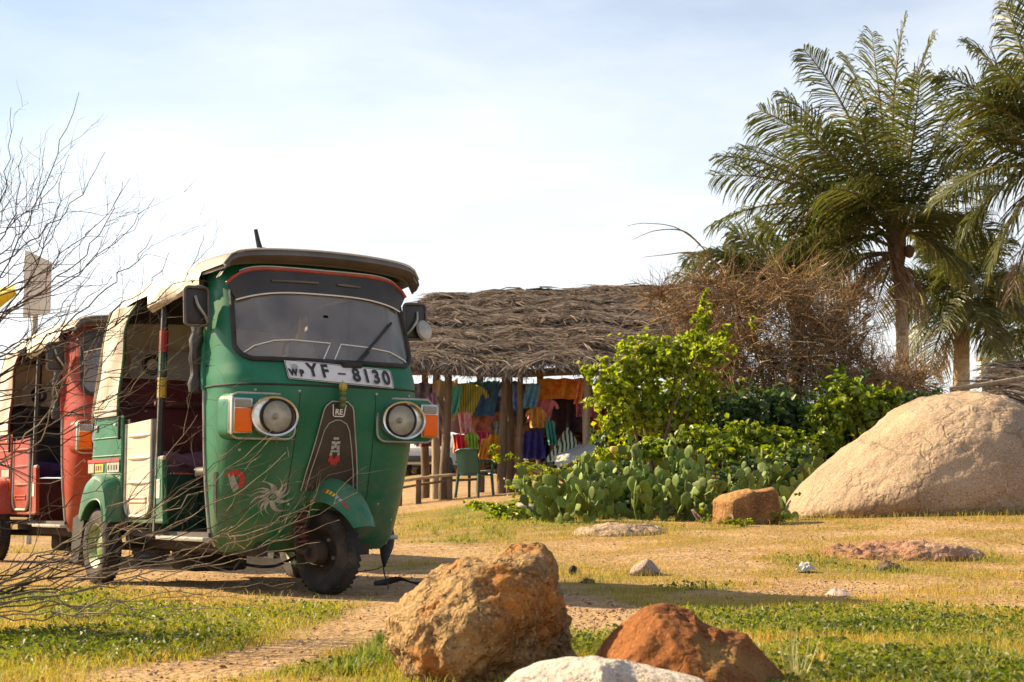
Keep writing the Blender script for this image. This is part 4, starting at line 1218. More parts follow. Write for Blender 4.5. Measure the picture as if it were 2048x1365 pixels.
def rock(name, label, outline, Y, depth, mat, rough=.06, facets=5, seed=1, sub=5, fscale=3.0, cat='rock', lean=0.0, group=None, front=None, fine=.35, flat=False):
    """boulder whose height and width come from its outline, with real depth; outline in photo pixels"""
    pts = [W(u, v, Y) for u, v in dense(outline, 6 if Y > 6 else 14)]
    cx = sum(p.x for p in pts) / len(pts); cz = sum(p.z for p in pts) / len(pts)
    pol = sorted([(math.atan2(p.z - cz, p.x - cx), math.hypot(p.x - cx, p.z - cz)) for p in pts])
    A = np.array([a for a, r in pol]); RR = np.array([r for a, r in pol])
    A3 = np.concatenate([A - 2 * np.pi, A, A + 2 * np.pi]); R3 = np.concatenate([RR, RR, RR])
    rg = random.Random(seed)
    bm = bmesh.new(); bmesh.ops.create_icosphere(bm, subdivisions=sub, radius=1.0)
    off = Vector((rg.uniform(-50, 50), rg.uniform(-50, 50), rg.uniform(-50, 50)))
    planes = [(Vector((rg.uniform(-1, 1), rg.uniform(-1, .2), rg.uniform(-.3, 1))).normalized(), rg.uniform(.62, .9)) for _ in range(facets)]
    size = float(np.mean(RR))
    if flat:
        ea = (max(p.x for p in pts) - min(p.x for p in pts)) / 2; eb = (max(p.z for p in pts) - min(p.z for p in pts)) / 2
        cx = (max(p.x for p in pts) + min(p.x for p in pts)) / 2; cz = (max(p.z for p in pts) + min(p.z for p in pts)) / 2
        size = eb * 1.5
    for v in bm.verts:
        d = v.co.normalized()
        q = d.copy()
        for n_, k in planes:
            t = q.dot(n_)
            if t > k: q = q - n_ * (t - k) * .75
        rho = math.hypot(q.x, q.z); ph = math.atan2(q.z, q.x)
        r = float(np.interp(ph, A3, R3)) if not flat else ea * eb / math.sqrt((eb * math.cos(ph)) ** 2 + (ea * math.sin(ph)) ** 2 + 1e-12)
        # square the profile a little in depth so the front is a face, not a point
        yy = q.y
        e = 1 - .0
        p = Vector((math.cos(ph) * rho ** .85 * r, yy * depth * (1 + lean * q.z), math.sin(ph) * rho ** .85 * r))
        nn = mn.fractal(d * fscale * .6 + off, .9, 2.0, 5)
        n2 = mn.fractal(d * fscale * 2.6 + off, .8, 2.1, 4)
        ridg = 1 - abs(mn.noise(d * fscale * 1.4 + off * .5)) * 2
        if flat:
            p = Vector((q.x * ea, q.y * depth, q.z * eb))
            p.z += eb * rough * (1.6 * mn.fractal(p * 5 + off, .8, 2.0, 6) + .8 * (1 - 2 * abs(mn.noise(Vector((p.x * 3, p.y * 14, 2)) + off))))
            v.co = p
            continue
        p += d * size * (rough * nn + rough * fine * n2 - rough * .25 * ridg)
        v.co = p
    me = bpy.data.meshes.new(name)
    bm.to_mesh(me); bm.free()
    me.polygons.foreach_set('use_smooth', [True] * len(me.polygons))
    me.materials.append(mat)
    o = bpy.data.objects.new(name, me); COL.objects.link(o)
    o.location = (cx, Y, cz)
    return tag(o, label, cat, group)

M_ROCKA = rock_mat('brown_ochre_rock', (.32, .205, .092), (.16, .09, .042), (.36, .14, .03), 5.5, 1.4, 26, lo3=.50, hi3=.64, s3=4.5)
M_ROCKB = rock_mat('rust_red_rock', (.21, .078, .022), (.12, .04, .014), (.27, .16, .05), 4.0, .9, 24, lo3=.52, hi3=.7, s3=4)
M_ROCKC = rock_mat('pale_grey_rock', (.52, .45, .38), (.40, .33, .27), (.48, .33, .20), 6.0, .8, 40, lo3=.55, hi3=.72, s3=7)
M_BOULD = rock_mat('tan_granite', (.36, .262, .18), (.28, .20, .135), (.20, .14, .095), 1.7, 1.3, 14, lo3=.5, hi3=.72, s3=.9)
M_ROCKS = rock_mat('grey_pink_stone', (.36, .29, .25), (.25, .19, .16), (.30, .22, .17), 6.0, .8, 40)
M_ROCKD = rock_mat('orange_sandstone', (.33, .185, .075), (.24, .12, .045), (.13, .065, .03), 4.0, .8, 18, s3=3)
M_ROCKE = rock_mat('red_brown_slab', (.30, .16, .10), (.20, .10, .06), (.36, .24, .16), 5.0, 1.0, 20, s3=3)
rock('boulder', 'big brown and ochre rock in the foreground in front of the green rickshaw', [(770, 1290), (785, 1235), (810, 1195), (840, 1160), (885, 1125), (925, 1098), (985, 1084), (1040, 1084), (1085, 1092), (1105, 1115), (1115, 1160), (1128, 1200), (1135, 1240), (1150, 1290), (1165, 1340), (1150, 1400), (1040, 1430), (900, 1430), (800, 1370)], 4.22, .28, M_ROCKA, .105, 7, 3, 6, 2.6, fine=.5)
rock('boulder', 'rust red rock lying between the brown rock and the green herbs', [(1170, 1350), (1200, 1290), (1225, 1260), (1265, 1235), (1300, 1213), (1345, 1208), (1390, 1222), (1410, 1248), (1450, 1262), (1490, 1272), (1520, 1300), (1560, 1335), (1600, 1375), (1560, 1420), (1400, 1440), (1220, 1420)], 3.9, .27, M_ROCKB, .06, 6, 8, 6, 2.6)
rock('boulder', 'pale grey rock top at the bottom edge in front of the red rock', [(1000, 1372), (1030, 1345), (1075, 1328), (1130, 1318), (1190, 1315), (1250, 1322), (1310, 1330), (1370, 1345), (1420, 1362), (1440, 1400), (1380, 1470), (1200, 1500), (1050, 1460)], 3.45, .2, M_ROCKC, .035, 4, 12, 6, 2.6)
rock('boulder', 'huge rounded tan boulder under the palms on the right', [(1560, 1035), (1578, 1000), (1600, 970), (1640, 935), (1690, 893), (1740, 855), (1790, 820), (1840, 798), (1890, 788), (1940, 785), (1985, 792), (2030, 812), (2085, 850), (2150, 910), (2220, 985), (2260, 1060), (2100, 1110), (1850, 1110), (1650, 1090)], 15.4, 1.35, M_BOULD, .028, 0, 21, 6, 3.2, fine=.45)
rock('sandstone_block', 'orange block of stone between the cactus and the tan boulder', [(1426, 1050), (1425, 1000), (1440, 990), (1480, 980), (1530, 968), (1562, 963), (1570, 980), (1566, 1010), (1558, 1045), (1500, 1062)], 14.2, .22, M_ROCKD, .035, 4, 5, 5, 3)
rock('flat_rock', 'low reddish slab of rock in the grass on the right', [(1640, 1132), (1660, 1118), (1720, 1107), (1790, 1098), (1850, 1092), (1900, 1095), (1945, 1106), (1970, 1120), (1900, 1140), (1780, 1150), (1690, 1150)], 11.0, .45, M_ROCKE, .30, 0, 31, 6, 6, fine=.6, flat=True)
rock('flat_rock', 'low pale rock hump just in front of the cactus bank', [(1140, 1085), (1180, 1066), (1230, 1054), (1290, 1050), (1325, 1056), (1345, 1075), (1290, 1095), (1200, 1098)], 13.4, .5, M_BOULD, .16, 0, 41, 6, 5, flat=True)
rock('stone', 'whitish pointed stone on the grass right of the brown rock', [(1255, 1150), (1270, 1128), (1282, 1114), (1294, 1113), (1310, 1130), (1325, 1148), (1300, 1158), (1275, 1160)], 9.6, .08, M_ROCKS, .05, 5, 51, 4, 3)
rock('stone', 'flat grey stone in the grass left of the cactus', [(1000, 1020), (1020, 1006), (1050, 1006), (1075, 1014), (1080, 1026), (1040, 1034)], 16.5, .2, M_ROCKC, .05, 3, 52, 4, 3)
rock('stone', 'small brown stone on the bare patch near the white litter', [(1488, 1168), (1500, 1160), (1516, 1164), (1520, 1172), (1500, 1178)], 8.75, .04, M_ROCKE, .06, 4, 53, 4, 3)
rock('stone', 'dark knobbly stone at the foot of the reddish slab', [(1750, 1150), (1752, 1132), (1770, 1122), (1795, 1128), (1815, 1140), (1812, 1156), (1780, 1164)], 9.9, .09, pm('dark_stone', (.06, .04, .03), (.14, .09, .06), 18, .9, bump=.8, bscale=40), .16, 3, 54, 4, 4)
rock('stone', 'small dark stone in the grass right of the brown rock', [(1160, 1165), (1172, 1156), (1186, 1158), (1190, 1168), (1175, 1174)], 8.9, .04, pm('dark_stone_small', (.07, .05, .035), (.14, .09, .06), 18, .9, bump=.8), .12, 3, 55, 4, 4)
# litter
def litter(name, label, u, v, w, h, c, seed, cat='litter'):
    p = G(u, v); rg = random.Random(seed)
    mb = MB(); n = 10
    rows = []
    for i in range(n):
        row = []
        for j in range(n):
            a, b = i / (n - 1) - .5, j / (n - 1) - .5
            z = h * max(0.12, (1 - (a * a + b * b) * 3.0)) * (.6 + .9 * mn.noise(Vector((a * 6 + seed, b * 6, seed))) + .25)
            row.append(Vector((a * w * (1 + .3 * mn.noise(Vector((a * 4, b * 4, seed + 3)))), b * w * .7, max(.003, z))))
        rows.append(row)
    mb.loft(rows)
    o = mb.build(name, pm(name + '_film_%d' % seed, c, tuple(k * .75 for k in c), 30, .45), None, 30)
    o.location = p + Vector((0, 0, .004)); o.rotation_euler = (0, 0, rg.uniform(0, 3))
    tag(o, label, cat)
litter('plastic_bag', 'crumpled white plastic bag by the reddish slab', 1612, 1145, .14, .06, (.42, .40, .36), 3)
litter('plastic_bag', 'flattened pinkish plastic scrap on the bare earth', 1678, 1194, .15, .035, (.40, .31, .27), 5)
def coconut_husk():
    p = G(1146, 1150)
    mb = MB(); mb.revolve([(.0005, -.028), (.018, -.024), (.027, -.006), (.027, .008), (.02, .022), (.012, .026), (.006, .02), (.0005, .018)], 14)
    o = mb.build('fallen_nut', pm('black_husk', (.012, .010, .009), (.04, .025, .018), 40, .8, bump=.5), None, 60)
    o.location = p + Vector((0, 0, .026)); o.rotation_euler = (.5, .3, 0)
    tag(o, 'small round black nut lying on the grass', 'nut')
coconut_husk()
def rubber_strip():
    p = G(800, 1172)
    mb = MB()
    path = curve_pts([(-.14, .0, .010), (-.07, .05, .02), (0, .03, .035), (.06, -.02, .02), (.12, -.04, .012), (.17, -.02, .014)], 8)
    mb.tube(path, [.012 + .006 * math.sin(i * .2) for i in range(len(path))], 8, flat=.5)
    o = mb.build('rubber_hose', M_BLACK, None, 60); o.location = p
    tag(o, 'black rubber hose curled on the ground beside the front wheel', 'hose')
rubber_strip()
# ------------------------------------------------------------------ thatched stall
M_THB = pm('thatch_under', (.075, .05, .032), (.12, .08, .05), 6, .95, bump=.6, bscale=20)
M_THS = leafm('thatch_strands', [(.145, .108, .084), (.085, .062, .048), (.36, .29, .235), (.12, .088, .068), (.18, .138, .11)], .12, .8, spec=.2)
M_WOOD = pm('grey_brown_post_wood', (.17, .115, .075), (.10, .065, .04), 7, .9, bump=.7, bscale=22, stretch=(3, 3, .5))
M_WOODP = pm('pale_post_wood', (.34, .27, .19), (.24, .18, .12), 7, .9, bump=.5, bscale=22, stretch=(3, 3, .5))
def thatch(root, quad, n, lmin, lmax, wid, bumpy=.05, name='thatch', shag=0.0, nu=60, nv=40):
    """quad: eave left, eave right, ridge right, ridge left; a sagging skin and loose strands"""
    e0, e1, r1, r0 = [Vector(q) for q in quad]
    nrm = (e1 - e0).cross(r0 - e0).normalized()
    if nrm.z < 0: nrm = -nrm
    def S(u, v):
        a = e0.lerp(e1, u); b = r0.lerp(r1, u)
        p = a.lerp(b, v)
        return p + nrm * (bumpy * (mn.noise(Vector((u * 7, v * 4, 1.7))) + .5 * mn.noise(Vector((u * 19, v * 9, 4)))) + .10 * math.sin(math.pi * v) + .06 * (1 - (v * 6.5 + .12 * mn.noise(Vector((u * 9, v * 2, 6)))) % 1.0))
    mb = MB(); mb.loft([[S(i / nu, j / nv) for i in range(nu + 1)] for j in range(nv + 1)])
    und = mb.build(name, M_THB, root, 60)
    V, Q = [], []
    alng = (e1 - e0).normalized(); up = (r0 + r1 - e0 - e1).normalized()
    for k in range(n):
        u = rnd.random(); v = rnd.random() ** .9
        if rnd.random() < .10: v = rnd.uniform(-.03, .03)
        if rnd.random() < .04: v = rnd.uniform(.97, 1.0)
        p = S(min(1, max(0, u)), max(0, v)) + nrm * rnd.uniform(.005, .05)
        ang = rnd.gauss(0, .38) + (R(24) if rnd.random() < .6 else R(-158))
        dr = alng * math.cos(ang) - up * abs(math.sin(ang)) * 1.0
        if v < .04: dr = (-up * .5 + alng * rnd.uniform(-1.1, 1.1) - Vector((0, 0, .15)))
        dr.normalize()
        L = rnd.uniform(lmin, lmax); w = wid * rnd.uniform(.5, 1.4)
        lift = nrm * rnd.uniform(-.02, .07) * L
        sd = dr.cross(nrm).normalized() * w + nrm * w * rnd.uniform(-.6, .6)
        m1 = p + dr * L * .5 + lift; t = p + dr * L + lift * rnd.uniform(-.8, .6) - Vector((0, 0, .10 * L * rnd.random()))
        b = len(V)
        V += [p - sd, p + sd, m1 + sd, m1 - sd, t + sd * .3, t - sd * .3]
        Q += [(b, b + 1, b + 2, b + 3), (b + 3, b + 2, b + 4, b + 5)]
    st = fast_mesh('palm_thatch_strands', [tuple(v) for v in V], Q, M_THS, und, kind='stuff')
    return S
HY = 22.6
hut = empty('thatched_stall', ground_at(1050, HY))
tag(hut, 'open market stall with sagging brown palm thatch roof on rough posts', 'stall')
def hp(u, v, Y):  # local to the stall
    return W(u, v, Y) - hut.location
S_roof = thatch(hut, (hp(742, 738, 22.0), hp(1440, 742, 22.0), hp(1392, 578, 25.8), hp(868, 598, 25.8)), 26000, .12, .36, .0062, .10)
thatch(hut, (hp(1440, 760, 22.0), hp(1480, 748, 29.0), hp(1400, 574, 26.2), hp(1392, 572, 25.8)), 900, .2, .5, .012, .05, nu=10, nv=10)
thatch(hut, (hp(745, 748, 29.0), hp(742, 752, 22.0), hp(868, 594, 25.8), hp(866, 594, 26.2)), 900, .2, .5, .012, .05, nu=10, nv=10)
thatch(hut, (hp(1480, 735, 29.2), hp(745, 735, 29.2), hp(868, 594, 25.8), hp(1392, 572, 25.8)), 1500, .2, .55, .012, .08, nu=30)
def post(u0, v0, u1, v1, Y, r, mat, fork=False, nm='post'):
    a = W(u0, v0, Y); a.z = hz(a.x, a.y) - .08
    b = W(u1, v1, Y)
    pts = []
    for i in range(9):
        t = i / 8; p = a.lerp(b, t) + Vector((.03 * mn.noise(Vector((t * 3, u0, 1))), .03 * mn.noise(Vector((t * 3, u0, 7))), 0))
        pts.append(p - hut.location)
    mb = MB(); mb.tube(pts, [r * (1.15 - .3 * i / 8 + .08 * mn.noise(Vector((i * .9, u0, 3)))) for i in range(9)], 10)
    if fork:
        c = pts[5]; mb.tube([c, c + Vector((-.10, 0, .18)), c + Vector((-.14, 0, .32))], [r * .8, r * .65, r * .5], 8)
    return mb.build(nm, mat, hut, 60)
post(887, 985, 897, 738, 22.3, .06, M_WOOD, True)
post(872, 975, 873, 738, 23.2, .06, M_WOODP)
post(1003, 985, 1010, 738, 22.4, .06, M_WOOD); post(1022, 985, 1018, 738, 22.7, .052, M_WOOD); post(1038, 982, 1042, 738, 22.3, .045, M_WOOD)
post(1175, 960, 1172, 738, 22.4, .058, M_WOODP)
post(1300, 960, 1298, 750, 22.5, .08, M_WOOD); post(780, 985, 782, 738, 22.4, .08, M_WOOD)
for u in (850, 960, 1080, 1240, 1380): post(u, 970, u, 735, 28.6, .07, M_WOOD)
for v, Y in ((746, 22.4), (742, 28.6)):
    mb = MB(); mb.tube([hp(u, v + 3 * math.sin(u * .02), Y) for u in range(750, 1440, 60)], .05, 8); mb.build('eave_beam', M_WOOD, hut, 60)
mb = MB(); mb.tube([hp(u, 770, 23.4) for u in range(800, 1400, 60)], .018, 6); mb.build('hanging_rail', M_WOOD, hut)
mb = MB(); mb.tube([hp(u, 872, 23.6) for u in range(960, 1180, 40)], .02, 6); mb.build('middle_rail', M_WOOD, hut)
# low rail beside the stall
fence = empty('low_fence', ground_at(835, 22.0)); tag(fence, 'low rough wooden rail fence at the left side of the stall', 'fence')
for u in (800, 838, 900):
    g_ = ground_at(u, 22.0) - fence.location
    mb = MB(); mb.box(g_ + Vector((0, 0, .17)), (.075, .05, .36), bev=.008); mb.build('fence_post', M_WOOD, fence)
mb = MB(); mb.tube([ground_at(u, 21.95) - fence.location + Vector((0, 0, .34 + .01 * math.sin(u))) for u in (780, 830, 880, 930, 990)], .022, 6); mb.build('rail', M_WOODP, fence)
mb = MB(); mb.tube([ground_at(u, 22.05) - fence.location + Vector((0, 0, .25 + .012 * math.sin(u))) for u in (795, 850, 900, 960)], .018, 6); mb.build('rail', M_WOOD, fence)

# ---- clothes and wares, each hung up by itself
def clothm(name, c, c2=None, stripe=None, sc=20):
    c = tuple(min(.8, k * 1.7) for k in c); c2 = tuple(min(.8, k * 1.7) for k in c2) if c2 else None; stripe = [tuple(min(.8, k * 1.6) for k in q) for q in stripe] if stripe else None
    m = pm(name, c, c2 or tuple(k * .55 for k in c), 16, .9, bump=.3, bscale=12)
    if stripe:
        N, L = m.node_tree.nodes, m.node_tree.links; b = N['Principled BSDF']
        tc = [n for n in N if n.type == 'TEX_COORD'][0]
        wv = N.new('ShaderNodeTexWave'); wv.inputs['Scale'].default_value = sc; wv.inputs['Distortion'].default_value = 1.2
        cr = N.new('ShaderNodeValToRGB'); cr.color_ramp.interpolation = 'CONSTANT'
        el = cr.color_ramp.elements
        cs = [c] + list(stripe)
        for i, q in enumerate(cs):
            e = el[i] if i < 2 else el.new(1.0)
            e.position = i / len(cs); e.color = (*q, 1)
        L.new(tc.outputs['Object'], wv.inputs['Vector']); L.new(wv.outputs['Fac'], cr.inputs['Fac']); L.new(cr.outputs['Color'], b.inputs['Base Color'])
    return m
def garment(label, u0, v0, u1, v1, Y, m, kind='cloth', slant=0, seed=0, cat='cloth', flare=0.0, name='hanging_cloth'):
    """draped piece of cloth filling the box (u0,v0)-(u1,v1) at distance Y, folds running down"""
    _g = .16 * (u1 - u0); a, b = W(u0 - _g, v0 - 4, Y), W(u1 + _g, v1 + 4, Y)
    w, h = b.x - a.x, a.z - b.z
    mb = MB()
    rows = []
    n = 22; k = 12
    for j in range(k + 1):
        t = j / k
        row = []
        for i in range(n + 1):
            s = i / n - .5
            ww = w * (1 - flare * (1 - t))
            x = s * ww + slant * h * t
            if kind == 'shirt':
                top = .16 * h * (abs(s) * 2) ** 1.6
            else:
                top = .05 * h * abs(math.sin(s * 9 + seed))
            z = -t * (h - top) - top + .02 * h * math.sin(s * 14 + seed) * t
            y = .05 * math.sin(s * (16 + seed % 5) + seed + 1.5 * t) * (.35 + t) + .02 * mn.noise(Vector((s * 6, t * 4, seed)))
            row.append(Vector((x, y, z)))
        rows.append(row)
    mb.loft(rows)
    back = [[p + Vector((0, .05, 0)) for p in r] for r in rows]
    mb.loft([r[::-1] for r in back])
    mb.loft([rows[0], back[0]]); mb.loft([back[-1], rows[-1]])
    if kind == 'shirt':
        for sg in (-1, 1):
            sh = Vector((sg * w * .42, .02, -.17 * h))
            mb.tube([sh, sh + Vector((sg * w * .12, 0, -.13 * h)), sh + Vector((sg * w * .17, 0, -.30 * h))], [h * .07, h * .075, h * .07], 8, flat=.5)
        mb.tube([Vector((0, .02, .06 * h)), Vector((0, .02, .0))], .008, 5)
    else:
        mb.tube([Vector((0, .02, .07)), Vector((0, .02, -.02))], .006, 5)
    o = mb.build(name, m, None, 60)
    o.location = ((a.x + b.x) / 2, Y, a.z)
    return tag(o, label, cat, 'clothes hung in the stall')
cm = clothm
garment('grey and purple tie-dye shirt hung at the left end of the stall', 828, 768, 868, 850, 23.3, cm('c1', (.14, .12, .17), (.05, .05, .11)), 'shirt', seed=1, name='hanging_shirt', cat='shirt')
garment('plain beige cloth hung behind the forked post', 872, 762, 908, 838, 23.0, cm('c2', (.36, .29, .21), (.30, .24, .17)), seed=2)
garment('narrow red garment between the beige cloth and the striped shirt', 905, 770, 924, 830, 23.6, cm('c3', (.34, .05, .035)), seed=3)
garment('yellow and green striped shirt hung slantwise under the eave', 908, 770, 960, 826, 23.2, cm('c4', (.45, .38, .06), stripe=[(.10, .26, .12), (.50, .42, .10), (.06, .14, .08)], sc=9), 'shirt', slant=-.35, seed=4, name='hanging_shirt', cat='shirt')
garment('bright blue tie-dye sarong hung right of the striped shirt', 946, 765, 992, 828, 23.3, cm('c5', (.03, .09, .24), (.05, .15, .30)), slant=-.15, seed=5)
garment('dark blue patterned sarong hung beside the triple post', 985, 765, 1030, 830, 23.6, cm('c6', (.045, .06, .16), (.12, .13, .24)), seed=6)
garment('pale red flowered cloth lying below the blue sarongs', 935, 828, 1000, 860, 23.5, cm('c7', (.38, .17, .12), (.22, .08, .07)), seed=7)
garment('dark olive patterned cloth behind the triple post', 1025, 770, 1080, 850, 23.8, cm('c8', (.05, .05, .035), (.10, .09, .05)), seed=8)
garment('orange and yellow batik cloth hung under the right eave', 1088, 760, 1160, 794, 22.9, cm('c9', (.52, .24, .03), (.40, .07, .02)), seed=9)
garment('black dress hung below the orange batik', 1112, 785, 1160, 862, 23.2, cm('c10', (.018, .014, .018), (.05, .02, .03)), seed=10, cat='dress', name='hanging_dress')
garment('pink and white striped shirt left of the black dress', 1072, 800, 1106, 840, 23.0, cm('c11', (.48, .12, .17), stripe=[(.5, .4, .38), (.45, .08, .14)], sc=16), 'shirt', slant=-.3, seed=11, name='hanging_shirt', cat='shirt')
garment('rose pink cloth just behind the pale right post', 1157, 800, 1188, 830, 23.1, cm('c12', (.42, .16, .22)), seed=12)
garment('maroon and teal cloth below the pink striped shirt', 1068, 838, 1130, 872, 23.7, cm('c13', (.10, .03, .045), (.05, .12, .13)), seed=13)
garment('deep violet-blue dress hanging from the middle rail', 1048, 864, 1086, 914, 23.3, cm('c14', (.05, .045, .26), (.03, .03, .16)), seed=14, cat='dress', name='hanging_dress', flare=.3)
garment('dark purple wrap behind the blue dress', 1080, 866, 1098, 920, 23.7, cm('c15', (.035, .025, .06)), seed=15)
garment('yellow skirt hung on the middle rail left of the triple post', 976, 872, 1004, 918, 23.2, cm('c16', (.55, .32, .03), (.40, .17, .02)), seed=16, cat='skirt', name='hanging_skirt', flare=.35)
garment('magenta skirt behind the green chair', 948, 868, 980, 888, 23.4, cm('c17', (.48, .03, .17), (.25, .02, .11)), seed=17, cat='skirt', name='hanging_skirt', flare=.3)
garment('red and orange flowered cloth left of the magenta skirt', 912, 872, 950, 902, 23.4, cm('c18', (.48, .10, .03), (.34, .20, .05)), seed=18)
garment('red and green bundle of cloth on the chair', 930, 894, 980, 914, 23.0, cm('c19', (.26, .06, .03), (.10, .16, .04)), seed=19)
garment('grey-blue towel hung above the middle rail', 990, 846, 1012, 866, 23.4, cm('c20', (.20, .28, .29)), seed=20, cat='towel', name='hanging_towel')
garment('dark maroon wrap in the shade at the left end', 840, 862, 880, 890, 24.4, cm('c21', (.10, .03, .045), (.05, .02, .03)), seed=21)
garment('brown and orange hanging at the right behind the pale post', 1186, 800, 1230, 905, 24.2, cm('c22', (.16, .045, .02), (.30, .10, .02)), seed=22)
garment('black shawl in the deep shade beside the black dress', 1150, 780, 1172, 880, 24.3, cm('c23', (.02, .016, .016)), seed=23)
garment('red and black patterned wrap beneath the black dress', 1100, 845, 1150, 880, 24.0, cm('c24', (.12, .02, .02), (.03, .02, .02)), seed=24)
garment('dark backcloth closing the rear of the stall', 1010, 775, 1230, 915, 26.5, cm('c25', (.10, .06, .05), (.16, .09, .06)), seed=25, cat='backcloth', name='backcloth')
garment('dark purple-grey wrap in the second row behind the beige cloth', 845, 775, 935, 862, 25.6, cm('c26', (.14, .11, .16), (.20, .10, .13)), seed=26)
garment('blue-black wrap in the second row behind the blue sarongs', 940, 770, 1010, 868, 25.6, cm('c27', (.06, .09, .17), (.15, .09, .09)), seed=27)
for _k, (_l, _u, _v, _w, _h, _Y, _c, _c2) in enumerate((
        ('turquoise cloth peeping out between the red garment and the striped shirt', 900, 775, 22, 50, 22.6, (.05, .24, .26), (.10, .30, .22)),
        ('light blue flowered cloth in front of the dark blue sarong', 1008, 772, 30, 44, 22.7, (.16, .24, .40), (.06, .08, .26)),
        ('white and pink scarf below the striped shirt', 918, 828, 20, 34, 22.7, (.46, .36, .34), (.40, .10, .14)),
        ('orange sarong between the magenta and the yellow skirt', 966, 880, 16, 34, 22.8, (.50, .18, .02), (.44, .30, .05)),
        ('lime green top in the lower row behind the chair', 936, 868, 16, 26, 22.7, (.26, .40, .06), (.16, .28, .05)),
        ('crimson top in the lower row at the forked post', 908, 872, 16, 28, 22.6, (.46, .04, .04), (.34, .02, .05)),
        ('sky blue towel right of the triple post', 1056, 772, 22, 40, 22.6, (.14, .30, .42), (.08, .18, .30)),
        ('mustard cloth above the violet-blue dress', 1060, 818, 24, 34, 22.7, (.42, .26, .05), (.30, .12, .04)),
        ('teal scarf right of the violet-blue dress', 1092, 846, 14, 40, 22.6, (.04, .24, .20), (.03, .14, .14)),
        ('red flowered cloth at the right of the orange batik', 1160, 764, 24, 40, 22.5, (.40, .06, .05), (.44, .22, .06)),
        ('mauve cloth beside the grey and purple shirt', 858, 790, 18, 56, 22.8, (.26, .17, .28), (.16, .10, .20)),
        ('orange cloth low down at the right behind the pale post', 1196, 838, 32, 36, 22.8, (.46, .17, .02), (.30, .08, .02)))):
    garment(_l, _u, _v, _u + _w, _v + _h, _Y, cm('d%d' % _k, _c, _c2), 'shirt' if _k % 3 == 1 else 'cloth', seed=40 + _k, slant=(-.2, .1, .15)[_k % 3])
# zebra parasol, half closed, standing on the ground
def parasol():
    p = W(1135, 925, 22.9)
    root = empty('folded_parasol', p); tag(root, 'green and white zebra-striped cloth cone standing at the right of the stall', 'parasol')
    m = clothm('zebra_cloth', (.42, .50, .40), stripe=[(.02, .06, .03)], sc=5.5)
    [n for n in m.node_tree.nodes if n.type == 'TEX_WAVE'][0].inputs['Distortion'].default_value = 4
    mb = MB(); rows = []
    for t in np.linspace(0, 1, 12):
        rows.append([Vector((.30 * t * math.cos(a) * (1 + .12 * math.cos(8 * a)), .26 * t * math.sin(a) * (1 + .12 * math.cos(8 * a)), .52 - .52 * t)) for a in np.linspace(0, 2 * math.pi, 49)[:-1]])
    mb.loft(rows, closed=True); mb.build('canopy', m, root, 60)
    mb = MB(); mb.tube([(0, 0, -.3), (0, 0, .56)], .015, 6); mb.build('pole', M_WOOD, root)
parasol()
def table():
    p = W(1160, 905, 22.2)
    root = empty('tilted_board', p); tag(root, 'pale grey-blue board leaning at a slant below the zebra cone', 'board')
    mb = MB(); mb.box((0, 0, 0), (.75, .5, .03), Matrix.Rotation(R(-22), 3, 'Y') @ Matrix.Rotation(R(20), 3, 'X'), bev=.01); mb.build('panel', pm('pale_board_paint', (.42, .45, .48), (.34, .36, .38), 5, .5), root)
    mb = MB(); mb.tube([(.25, .1, .05), (.28, .12, -.35)], .018, 6); mb.build('prop', M_WOOD, root)
table()
# green plastic armchair
def chair():
    g_ = ground_at(950, 21.9)
    root = empty('plastic_chair', g_, R(150)); root.scale = (.78, .78, .78); tag(root, 'dark green plastic armchair standing in front of the stall', 'chair')
    m = pm('green_plastic', (.008, .055, .04), (.012, .075, .055), 6, .45)
    mb = MB(); mb.box((0, 0, .40), (.44, .42, .03), bev=.012); mb.build('seat', m, root)
    mb = MB()
    rows = [[Vector((x, .21 + .10 * t - .05 * (1 - (x / .24) ** 2) * 0 + .04 * (x / .24) ** 2 * -1, .42 + .42 * t - .05 * (x / .24) ** 4 * t)) for x in np.linspace(-.22, .22, 9)] for t in np.linspace(0, 1, 6)]
    mb.loft(rows); mb.loft([[p + Vector((0, .02, 0)) for p in r][::-1] for r in rows]); mb.tube([p + Vector((0, .01, 0)) for p in rows[-1]], .018, 6); mb.build('backrest', m, root, 60)
    for s in (-1, 1):
        mb = MB(); mb.tube(curve_pts([(s * .23, .24, .62), (s * .27, .1, .64), (s * .27, -.12, .63), (s * .25, -.20, .58)], 5), .022, 8); mb.build('armrest', m, root)
        mb = MB(); mb.tube([(s * .25, -.20, .60), (s * .23, -.19, .40), (s * .25, -.22, 0)], [.022, .028, .024], 8); mb.build('leg', m, root)
        mb = MB(); mb.tube([(s * .21, .21, .42), (s * .23, .27, 0)], [.03, .024], 8); mb.build('leg', m, root)
chair()
def log_bench():
    p = ground_at(1085, 21.2)
    o = MB().tube([(-.25, 0, .30), (0, .02, .33), (.32, -.02, .27)], [.05, .055, .045], 9).build('log', M_WOODP, None, 60)
    o.location = p; tag(o, 'short pale log lying on the plants in front of the stall', 'log')
log_bench()
